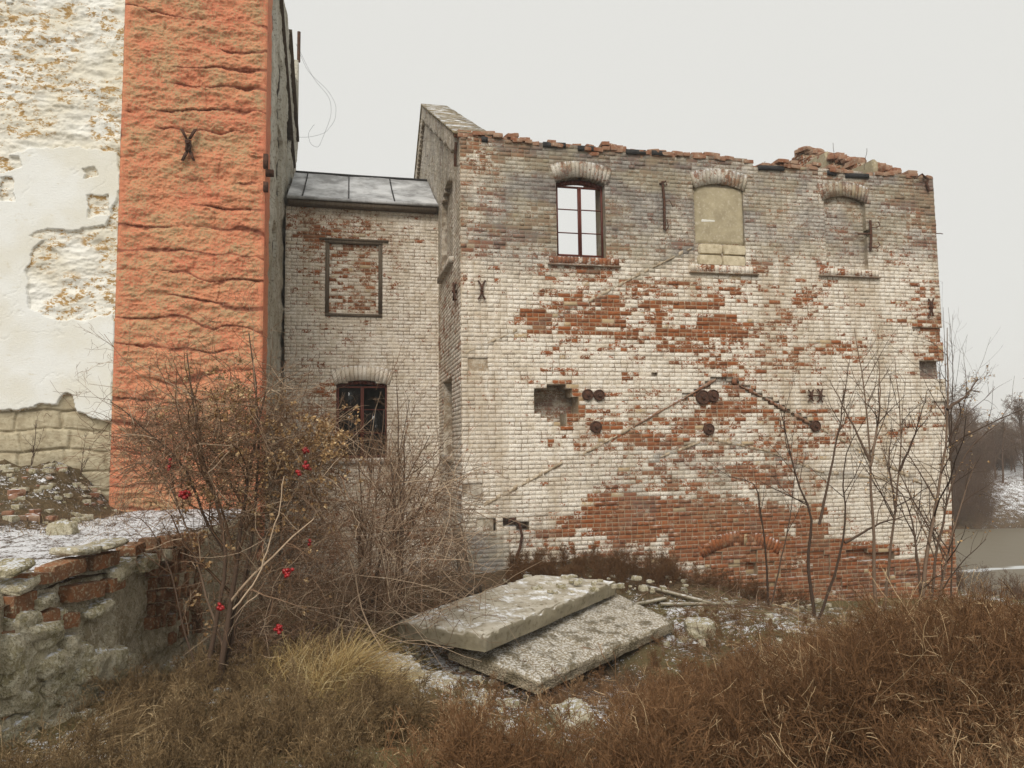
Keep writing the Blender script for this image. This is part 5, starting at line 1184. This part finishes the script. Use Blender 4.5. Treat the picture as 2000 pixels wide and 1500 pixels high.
def ico_(mb, c, r_):
    t = (1 + 5 ** .5) / 2; V_ = np.array([(-1, t, 0), (1, t, 0), (-1, -t, 0), (1, -t, 0), (0, -1, t), (0, 1, t), (0, -1, -t), (0, 1, -t), (t, 0, -1), (t, 0, 1), (-t, 0, -1), (-t, 0, 1)]) / 1.9 * r_
    mb.add(V_ + c, [[0, 11, 5], [0, 5, 1], [0, 1, 7], [0, 7, 10], [0, 10, 11], [1, 5, 9], [5, 11, 4], [11, 10, 2], [10, 7, 6], [7, 1, 8], [3, 9, 4], [3, 4, 2], [3, 2, 6], [3, 6, 8], [3, 8, 9], [4, 9, 5], [2, 4, 11], [6, 2, 10], [8, 6, 7], [9, 8, 1]])
for (x, y, wx, n, a) in [(358, 967, 14, 26, 7.0), (598, 914, 11, 12, 7.2), (598, 878, 9, 10, 7.3), (561, 1118, 14, 22, 6.9), (430, 1186, 10, 16, 6.7), (545, 1228, 12, 16, 6.7), (604, 1062, 4, 4, 7.2), (332, 905, 6, 6, 7.2), (585, 925, 5, 4, 7.1)]:
    mb = MB()
    for k in range(n): ico_(mb, atD(x + rng.normal(0, wx * .33), y + rng.normal(0, 4), a + rng.normal(0, .03)), .019 * rng.uniform(.7, 1.15))
    mb.build('berry_cluster', M['berry'], SB, True)
# --- shrub of upright stems before the link building
SL_ = empty('bare_shrub', tuple(base_at(735, 11.2)), 'bare brown shrub of many upright stems under the red-framed window', 'shrub')
st_ = []
for k in range(13):
    bx = 700 + rng.uniform(0, 90); tx_ = [775, 750, 730, 790, 860, 840, 700, 655, 760, 890, 620, 800, 745][k]; ty_ = [760, 800, 830, 850, 900, 850, 900, 930, 870, 930, 960, 780, 900][k]
    a = rng.uniform(10.6, 11.8); st_.append([atD(bx, 1215, a), atD(bx + (tx_ - bx) * .15 + rng.normal(0, 6), 1080, a + .1), atD(bx + (tx_ - bx) * .45 + rng.normal(0, 6), 960 if ty_ < 900 else 1020, a + .2), atD(tx_, ty_, a + .4)])
woody(SL_, st_, [rng.uniform(.016, .034) for _ in st_], M['twig_dark'], [(8, .3, 1, 42, .38, .03, .12), (6, .2, 1, 50, .5, .02, .18), (4, .2, 1, 50, .55, 0, .2)], tw_mat=M['twig_brown'])
# two long pale canes arching through
for (nm, pts, a0, a1, lb) in [('arching_cane', [(770, 1295), (720, 1240), (690, 1120), (660, 1010), (615, 930), (580, 890)], 8.0, 8.6, 'long pale cane arching from the boulder up to the berry shrub'), ('arching_cane', [(455, 1190), (500, 1140), (545, 1000), (555, 930)], 6.8, 7.0, 'short pale forked cane inside the berry shrub'), ('arching_cane', [(790, 1020), (840, 960), (880, 950), (950, 975)], 10.6, 10.8, 'pale cane arching towards the corner of the factory')]:
    Q = resamp(W_(pts, a0, a1), 16)[None]; mb = MB(); strands_mb(mb, Q, np.linspace(1, .5, 16)[None] * .009, 5, .95); tag(mb.build(nm, M['twig_brown'], None, True), lb, 'branch', 'arching canes')
# undergrowth between shrubs: uncountable
bl = [(820, 1130, 60, 55, 3), (700, 1180, 80, 45, 4), (600, 1210, 60, 50, 3), (850, 1020, 40, 60, 2), (650, 1030, 50, 60, 1.5), (780, 980, 50, 70, 1.4), (560, 1290, 50, 40, 2), (480, 1330, 60, 30, 1.5)]
mb = MB(); S = 3000; c0 = region_pts(S, bl, 8.6, 12); P = grow(c0, rng.normal(size=(S, 3)) + [.3, 0, .5], rng.uniform(.3, 1.0, S), 6, .22, -.03); gh = ground_h(P[..., 0], P[..., 1]); P[..., 2] = np.maximum(P[..., 2], gh + .02); strands_mb(mb, P, np.linspace(1, .5, 6)[None] * rng.uniform(.002, .005, (S, 1)), 3)
S = 420; c0 = region_pts(S, bl, 8.0, 11.5); P = grow(c0, rng.normal(size=(S, 3)) + [.2, 0, .3], rng.uniform(.6, 1.6, S), 6, .16, -.03); gh = ground_h(P[..., 0], P[..., 1]); P[..., 2] = np.maximum(P[..., 2], gh + .02); strands_mb(mb, P, np.linspace(1, .5, 6)[None] * rng.uniform(.003, .006, (S, 1)), 3, .93)
tag(mb.build('undergrowth', M['twig_brown'], None), 'mat of dead twigs and canes between the shrubs', 'undergrowth', None, 'stuff')
# --- saplings before the brick wall
def sap(stems, a0, a1, r_, label, name='bare_sapling', spec=((7, .35, 1, 42, .35, .06, .1), (4, .2, 1, 45, .5, .05, .14)), lv=0, grp='bare saplings in front of the brick wall', mat='twig_dark', sides=5):
    b0 = atD(*stems[0][0], a0); e = empty(name, (b0[0], b0[1], gz(b0[0], b0[1])), label, 'sapling', grp)
    sts = []
    for s in stems:
        w = W_(s, a0, a1)
        if s is stems[0] or s[0][1] > 1140: w[0][2] = gz(w[0][0], w[0][1]) - .1
        sts.append(w)
    rs = [r_ * (1 if i == 0 else .75) for i in range(len(sts))]
    P_, R_ = woody(e, sts, rs, M[mat], list(spec), tip=.16, tw_mat=M['twig_dark'], sides=sides)
    if lv:
        mb = MB(); n = lv; k = rng.integers(0, len(P_), n); C_ = P_[k, rng.integers(2, P_.shape[1], n)] + rng.normal(0, .02, (n, 3)); leaves(mb, C_, .018, 1); mb.build('dry_leaves', M['seed'], e)
sap([[(1502, 1175), (1497, 1080), (1484, 990), (1480, 930), (1420, 940), (1385, 900)], [(1503, 1175), (1540, 1030), (1552, 930), (1560, 850)]], 13.0, 13.2, .022, 'slender forked sapling at the left end of the row, thin pale stems')
sap([[(1590, 1185), (1585, 1130), (1565, 1080), (1600, 1020), (1560, 960), (1535, 850), (1520, 780)], [(1590, 1185), (1640, 1100), (1655, 1010), (1640, 900), (1700, 800)], [(1600, 1025), (1620, 930), (1640, 830), (1660, 700)], [(1650, 1060), (1720, 1020), (1800, 1000)]], 12.4, 12.8, .034, 'stout sapling splitting into two spreading trunks low down')
sap([[(1712, 1190), (1706, 1060), (1702, 950), (1698, 870), (1690, 760), (1668, 640)], [(1700, 910), (1720, 800), (1716, 700)], [(1699, 900), (1650, 800), (1620, 740)]], 12.3, 12.6, .034, 'straight tall sapling with a slim trunk rising highest against the white bricks')
sap([[(1722, 1180), (1740, 1060), (1755, 930), (1762, 850), (1752, 740), (1748, 700)], [(1757, 920), (1790, 840), (1812, 760)], [(1750, 1000), (1735, 900), (1742, 820)]], 12.7, 12.9, .030, 'leaning sapling with a tuft of dry leaves at its top', lv=170)
sap([[(1790, 1200), (1810, 1080), (1832, 970), (1848, 880), (1852, 800), (1850, 640)], [(1805, 1200), (1835, 1040), (1860, 930), (1900, 860), (1960, 820)], [(1820, 1200), (1850, 1080), (1885, 960), (1905, 900)], [(1800, 1190), (1790, 1060), (1770, 960), (1690, 920)], [(1850, 800), (1890, 770), (1910, 740)]], 11.4, 11.8, .036, 'many-stemmed young tree at the right corner with withered brown leaves', lv=420, spec=((10, .25, 1, 42, .35, .03, .12), (5, .2, 1, 45, .5, .02, .16)))
sap([[(1852, 1180), (1862, 1000), (1856, 850), (1848, 760), (1842, 600)], [(1855, 900), (1862, 700), (1852, 600)], [(1856, 860), (1890, 770), (1880, 680)]], 11.9, 12.2, .016, 'thin whip-like sapling bending beside the right wall edge')
sap([[(1580, 1400), (1640, 1330), (1700, 1270)], [(1130, 1500), (1190, 1380), (1230, 1330)], ], 5.4, 6.0, .006, 'low dark woody stems leaning in the middle of the dry brush', spec=((6, .2, 1, 45, .5, .03, .15), (4, .2, 1, 45, .5, .0, .2)), grp=None, name='low_bush')
sap([[(1862, 1500), (1860, 1400), (1868, 1300), (1858, 1230)]], 5.2, 5.5, .009, 'single tall dead stalk with pale knotty top at the lower right', spec=((16, .1, 1, 55, .25, .02, .2), (5, .2, 1, 45, .5, .0, .2)), grp=None, name='dead_stalk')
# thin stems growing on the wall top
for i, (x, y0, y1, dx) in enumerate([(1642, 312, 272, -4), (1700, 325, 283, 5), (1506, 328, 308, -2), (1375, 306, 290, 3), (944, 264, 255, 2)]):
    Q = resamp([mpt(x, y0, -.2), mpt(x + dx, y1, -.2)], 8)[None]; mb = MB(); strands_mb(mb, Q, np.full((1, 8), .006), 3, .3)
    tag(mb.build('wall_top_stem', M['twig_dark'], None), ['thin dry stem on the broken gable, nearer the peak', 'thin dry stem on the broken gable, nearer the corner', 'tiny stem in the gap of the wall top left of the gable stump', 'tiny stem on the wall top above the plastered niche', 'tiny stem at the top left corner of the brick wall'][i], 'dry stem', 'stems growing on the wall top')

# --- dry brush filling the lower right
def proto(kind):
    if kind == 0:     # feathery weed
        P0 = grow(np.zeros((3, 3)), rng.normal(size=(3, 3)) * .22 + [0, 0, 1], rng.uniform(.7, 1., 3), 6, .07, .03); l0 = np.full(3, .9); R0 = np.full((3, 6), .0030) * np.linspace(1, .4, 6)
        P1, l1, R1 = kids(P0, l0, R0, 12, .15, 1, 42, .42, 4, .12, .06, .6); P2, l2, R2 = kids(P1, l1, R1, 7, .15, 1, 45, .42, 3, .15, .05, .7); P3, l3, R3 = kids(P2, l2, R2, 2, .2, 1, 45, .6, 3, .2, .02, .8)
        return [(P0, R0, 3), (P1, np.maximum(R1, .0015), 2), (P2, np.maximum(R2, .0013), 2), (P3, np.maximum(R3, .0012), 2)]
    if kind == 1:     # arching stalks
        P0 = grow(np.zeros((7, 3)), rng.normal(size=(7, 3)) * .35 + [0, 0, 1], rng.uniform(.6, 1.1, 7), 7, .10, -.05); l0 = np.full(7, .9); R0 = np.full((7, 7), .0020) * np.linspace(1, .5, 7)
        P1, l1, R1 = kids(P0, l0, R0, 8, .3, 1, 50, .3, 4, .2, .0, .6); P2, l2, R2 = kids(P1, l1, R1, 3, .3, 1, 50, .5, 3, .2, .0, .7)
        return [(P0, R0, 3), (P1, np.maximum(R1, .0014), 2), (P2, np.maximum(R2, .0012), 2)]
    P0 = grow(np.zeros((26, 3)) + rng.normal(0, .03, (26, 3)) * [1, 1, 0], rng.normal(size=(26, 3)) * .45 + [0, 0, 1], rng.uniform(.3, .7, 26), 6, .12, -.12)
    return [(P0, np.full((26, 6), .0024) * np.linspace(1, .35, 6), 2)]
PR = [[proto(0) for _ in range(5)], [proto(1) for _ in range(4)], [proto(2) for _ in range(5)]]
def scatter(mb, items, cbase):
    """items: list of (x,y,z,scale,kind,tone)"""
    groups = {}
    for it in items:
        k = (it[4], int(rng.integers(len(PR[it[4]])))); groups.setdefault(k, []).append(it)
    for (kd, vi), L in groups.items():
        A = np.array([(x, y, z, s, t) for x, y, z, s, _, t in L]); n = len(A); th = rng.uniform(0, 2 * math.pi, n); c, s_ = np.cos(th), np.sin(th)
        for (P, Rr, sd_) in PR[kd][vi]:
            S, K = P.shape[:2]; Q = np.empty((n, S, K, 3)); Q[..., 0] = P[None, ..., 0] * c[:, None, None] - P[None, ..., 1] * s_[:, None, None]; Q[..., 1] = P[None, ..., 0] * s_[:, None, None] + P[None, ..., 1] * c[:, None, None]; Q[..., 2] = P[None, ..., 2]
            Q = Q * A[:, 3][:, None, None, None] + A[:, :3][:, None, None, :]
            tone = np.clip(A[:, 4][:, None] + rng.normal(0, .17, (n, S)), 0, 1).ravel()
            V_, F_ = tubes(Q.reshape(n * S, K, 3), np.broadcast_to(Rr[None], (n, S, K)).reshape(n * S, K), sd_)
            ca = np.zeros((n * S, K * sd_, 4)); ca[..., 0] = tone[:, None]; ca[..., 3] = 1; mb.add(V_, F_, ca.reshape(-1, 4))
OX = [800, 850, 900, 1000, 1100, 1200, 1300, 1400, 1500, 1600, 1700, 1800, 1900, 2000, 2300]; OY = [1470, 1380, 1345, 1350, 1385, 1350, 1290, 1285, 1262, 1225, 1192, 1170, 1158, 1175, 1180]
items = []; tries = 0
while len(items) < 1500 and tries < 40000:
    tries += 1; px = rng.uniform(820, 2150); a = 3.0 + 8.5 * rng.random() ** .8; p = plan(px, a)
    if p[1] > 13.3 and p[0] < 13.5: continue
    z = gz(*p); s = rng.uniform(.45, 1.15) * (1 if a > 4 else .75); kd = 0 if rng.random() < .55 else 1
    tx_, ty_ = proj(np.array([p[0], p[1], z + .92 * s])); 
    if ty_ < np.interp(float(tx_), OX, OY) + rng.uniform(-6, 22): continue
    if rng.random() > (.12 + .88 * (float(vn(p[0] * .9, p[1] * .9, 200)) > .36)): continue
    tone = .44 + .75 * (float(vn(p[0] * .8, p[1] * .8, 201)) - .5) + (.18 if kd else 0) + .25 * sstep(1500, 2000, px) * sstep(1250, 1450, float(ty_)); items.append((p[0], p[1], z - .03, s, kd, float(tone)))
for k in range(190):
    px = rng.uniform(880, 2050); a = 3.9 + 5.0 * rng.random(); p = plan(px, a); s = rng.uniform(.8, 1.25); tx_, ty_ = proj(np.array([p[0], p[1], gz(*p) + .8 * s]))
    if ty_ > np.interp(float(tx_), OX, OY) - 15: items.append((p[0], p[1], gz(*p) - .03, s, 1, rng.uniform(.72, .98)))
mb = MB(); scatter(mb, items, 0); tag(mb.build('dry_brush', M['brush'], None), 'thick rusty brown dead weeds filling the lower right of the ground', 'dry brush', None, 'stuff')
# brush on the heap at the foot of the wall
items = []
for k in range(420):
    px = rng.uniform(940, 1750); py_ = rng.uniform(1200, 1400); a = 1444 * 2.9 / (py_ - 870); p = plan(px, a); q_ = proj(np.array([p[0], p[1], gz(*p)]))
    if inpoly(q_[0], q_[1], [(860, 1190), (1040, 1110), (1220, 1120), (1340, 1215), (1060, 1350), (930, 1300)]) or p[1] > 13.6: continue
    items.append((p[0], p[1], gz(*p) - .03, rng.uniform(.12, .4), int(rng.choice([0, 2, 1])), rng.uniform(.1, .8)))
for k in range(900):
    px = rng.uniform(985, 1560); lo = np.interp(px, [985, 1060, 1200, 1260, 1330, 1450, 1560], [1120, 1128, 1132, 1140, 1165, 1188, 1200]); a = rng.uniform(12.0, 14.2); p = plan(px, a)
    if p[1] > 13.75 or p[1] < 12.5: continue
    bump_ = math.exp(-((px - 1240) / 60) ** 2); items.append((p[0], p[1], gz(*p) - .03, rng.uniform(.22, .46) + .34 * bump_ * rng.random(), 0 if rng.random() < .5 else 2, rng.uniform(.0, .35)))
mb = MB(); scatter(mb, items, 0); tag(mb.build('wall_foot_brush', M['brush'], None), 'dark low dead brush along the foot of the brick wall', 'dry brush', None, 'stuff')
# grass, bottom left
items = []
for k in range(1700):
    px = rng.uniform(20, 900); a = 3.1 + 4.6 * rng.random(); p = plan(px, a)
    if inpoly(p[0], p[1], poly_t) or dpoly(p[0], p[1], [tuple(q) for q in PW]) < .15: continue
    z = gz(*p); s = rng.uniform(.16, .5); tx_, ty_ = proj(np.array([p[0], p[1], z]))
    if float(vn(p[0] * 1.5, p[1] * 1.5, 204)) < .33: continue
    items.append((p[0], p[1], z - .02, s, 2 if rng.random() < .6 else int(rng.random() < .6), rng.uniform(.0, .75)))
mb = MB(); scatter(mb, items, 0); tag(mb.build('dead_grass', M['olive'], None), 'trampled olive and brown dead grass at the lower left', 'grass', None, 'stuff')
def tuft(cx, cy, a, n, spread, ln, lean, label, mat='straw'):
    c = plan(cx, a); cz = gz(*c); b = np.zeros((n, 3)); b[:, 0] = c[0] + rng.normal(0, spread, n); b[:, 1] = c[1] + rng.normal(0, spread * .8, n); rr2 = np.hypot(b[:, 0] - c[0], b[:, 1] - c[1]) / spread
    b[:, 2] = ground_h(b[:, 0], b[:, 1]) + .22 * np.exp(-rr2 ** 2 * .5); L3 = np.array([rh[0] * lean, rh[1] * lean, 0]); d = rng.normal(size=(n, 3)) * .6 + [0, 0, 1] + L3 * .4
    P = grow(b, d, ln * rng.uniform(.5, 1.25, n), 7, .14, -.15); P[..., 0] += L3[0] * np.linspace(0, 1, 7) ** 2 * .2; P[..., 1] += L3[1] * np.linspace(0, 1, 7) ** 2 * .2
    mb = MB(); strands_mb(mb, P, np.linspace(1, .3, 7)[None] * rng.uniform(.0016, .003, (n, 1)), 2); tag(mb.build('grass_tuft', M[mat], None), label, 'grass tuft', 'grass tufts')
tuft(670, 1390, 6.6, 2200, .20, .40, .6, 'big pale yellow tuft of dry grass drooping left of the boulder')
tuft(590, 1340, 7.2, 700, .22, .32, .3, 'smaller upright straw tuft behind the big yellow one')
tuft(740, 1490, 5.3, 900, .18, .34, .8, 'brown straw tuft bending right at the bottom edge', 'olive')
tuft(500, 1420, 5.6, 600, .25, .28, .2, 'low olive tuft at the base of the berry shrub', 'olive')
tuft(200, 1450, 5.1, 700, .22, .4, .5, 'ragged olive tuft below the crumbling wall', 'olive')
# grass and two dry weeds on the ledge mound
n = 1500; X = rng.uniform(-7.5, -3.3, n); Y = rng.uniform(9.9, 12.6, n); b = np.stack([X, Y, terr_h(X, Y)], -1); P = grow(b, rng.normal(size=(n, 3)) * .4 + [0, 0, 1], rng.uniform(.05, .16, n), 5, .1, -.08)
mb = MB(); strands_mb(mb, P, np.full((n, 5), .003) * np.linspace(1, .3, 5), 2); tag(mb.build('ledge_grass', M['olive'], None), 'short olive grass on the mound under the white wall', 'grass', None, 'stuff')
for (x, yb_, yt, a, lb) in [(62, 890, 812, 12.0, 'tall dry weed standing against the white wall base, leftmost'), (158, 900, 850, 12.1, 'small bushy dry weed beside the tall one on the mound')]:
    b0 = atD(x, yb_, a); b0[2] = float(terr_h(b0[0], b0[1])); tz = atD(x + 8, yt, a)[2]; e = empty('dry_weed', tuple(b0), lb, 'weed', 'dry weeds on the mound')
    woody(e, [[b0, b0 + [.03, 0, (tz - b0[2]) * .5], [b0[0] + .06, b0[1], tz]], [b0, [b0[0] + .15, b0[1], b0[2] + (tz - b0[2]) * .7]]], [.008, .006], M['twig_dark'], [(12, .2, 1, 40, .28, .05, .1), (6, .2, 1, 45, .4, .05, .1)])
# stuff twigs hanging over the snowy ledge
bl2 = [(1330, 1180, 60, 22, 3), (1450, 1215, 70, 26, 3), (1560, 1205, 60, 18, 2), (1380, 1250, 60, 25, 2), (900, 1340, 70, 40, 2), (1150, 1370, 90, 25, 2)]
S = 1500; c0 = region_pts(S, bl2, 1, 1.001); aa = 2.95 / np.maximum(.05, -(c0[:, 2])); c0 = c0 * aa[:, None]; k_ = c0[:, 1] < 13.5; c0 = c0[k_]; S = len(c0); c0[:, 2] = ground_h(c0[:, 0], c0[:, 1]) + .02
P = grow(c0, rng.normal(size=(S, 3)) * [1, 1, .25], rng.uniform(.1, .6, S), 5, .2, 0); P[..., 2] = np.maximum(P[..., 2], ground_h(P[..., 0], P[..., 1]) + .015)
mb = MB(); strands_mb(mb, P, np.linspace(1, .5, 5)[None] * rng.uniform(.002, .007, (S, 1)), 3); tag(mb.build('twig_litter', M['twig_brown'], None), 'fallen twigs littering the frosty ground around the slabs', 'twigs', None, 'stuff')
# --- river bank brush, far trees
def far_tree():
    P0 = grow(np.zeros((1, 3)), np.array([[.03, .02, 1.]]), np.array([6.5]), 8, .05, .03); R0 = np.full((1, 8), .11) * np.linspace(1, .2, 8); l0 = np.array([6.5])
    mbT = MB(); strands_mb(mbT, P0, R0, 6, .3); mbC = MB(); P, l, R_ = P0, l0, R0
    for (nn, t0, an, ra, lf) in [(16, .18, 45, .42, .05), (7, .2, 42, .5, .04), (6, .2, 42, .5, .02), (4, .2, 45, .55, .0)]:
        P, l, R_ = kids(P, l, R_, nn, t0, 1, an, ra, 4, .12, lf, .55); R_ = np.maximum(R_, .006); strands_mb(mbC, P, R_, 3 if nn > 6 else 2)
    return mbT, mbC
protoT = []
for v in range(4):
    mbT, mbC = far_tree(); e = empty('bare_tree', (0, 0, 0), 'bare misty tree', 'tree', 'bare trees beyond the river'); t_ = mbT.build('trunk', M['far_twig'], e); c_ = mbC.build('crown', M['far_twig'], e); protoT.append((e, t_, c_))
spots = []; r = np.random.default_rng(31)
for k in range(170):
    px = 1800 + 620 * r.random() ** 1.35; a = r.uniform(48, 92); spots.append((px, a))
spots.sort(key=lambda q: q[1]); 
for i, (px, a) in enumerate(spots):
    p = plan(px, a); z = gz(*p); top_y = 812 + 16 * math.sin(px * .02) + r.uniform(0, 34) - (18 if px > 1980 else 0); hgt = (870 - (px - 1000) * .012 - top_y) / F_PX * a - z; s = max(.35, hgt / 5.6)
    if i < 4: e, t_, c_ = protoT[i]; kids_ = []
    else:
        src = protoT[int(r.integers(4))]; e = src[0].copy(); col.objects.link(e)
        for o_ in src[1:]: q = o_.copy(); col.objects.link(q); q.parent = e
    e.location = (p[0], p[1], z - .1); e.scale = (s * r.uniform(.9, 1.3), s * r.uniform(.9, 1.3), s); e.rotation_euler = (0, 0, r.uniform(0, 6.28)); e['label'] = 'bare greyish tree in the misty row beyond the river'
items = []
for k in range(900):
    px = r.uniform(1780, 2500); a = r.uniform(42, 75) if r.random() < .75 else r.uniform(15, 21); p = plan(px, a)
    if a < 22 and p[0] < 13.8: continue
    if a > 30 and a < 47 and r.random() < .6: continue
    if px > 1925 and 40 < a < 59 and r.random() < .93: continue
    items.append((p[0], p[1], gz(*p) - .05, r.uniform(1.2, 2.6) if a > 30 else r.uniform(.4, .9), 0, r.uniform(.1, .6)))
for k in range(900):
    px = r.uniform(1800, 1975); a = r.uniform(44, 62) if px < 1925 else r.uniform(58, 66); p = plan(px, a); items.append((p[0], p[1], gz(*p) - .05, r.uniform(1.3, 3.0), 0, r.uniform(.0, .5)))
mb = MB(); scatter(mb, items, 0); tag(mb.build('riverside_scrub', M['far_twig'], None), 'grey brown scrub along the river banks', 'scrub', None, 'stuff')

# ------------------------------------------------------------------ air
hm = bpy.data.materials.new('hazy_air'); hm.use_nodes = True; ht = hm.node_tree; ht.nodes.clear()
ho = ht.nodes.new('ShaderNodeOutputMaterial'); hv_ = ht.nodes.new('ShaderNodeVolumePrincipled'); hv_.inputs['Color'].default_value = (.95, .95, .94, 1); hv_.inputs['Density'].default_value = 0.0013
ht.links.new(hv_.outputs[0], ho.inputs['Volume'])
mb = MB(); mb.box((-80, -40, -9), (420, 420, 22)); hz = mb.build('haze', hm, None); tag(hz, kind='stuff', label='thin winter mist over the river valley', cat='haze')
sc.cycles.volume_bounces = 1
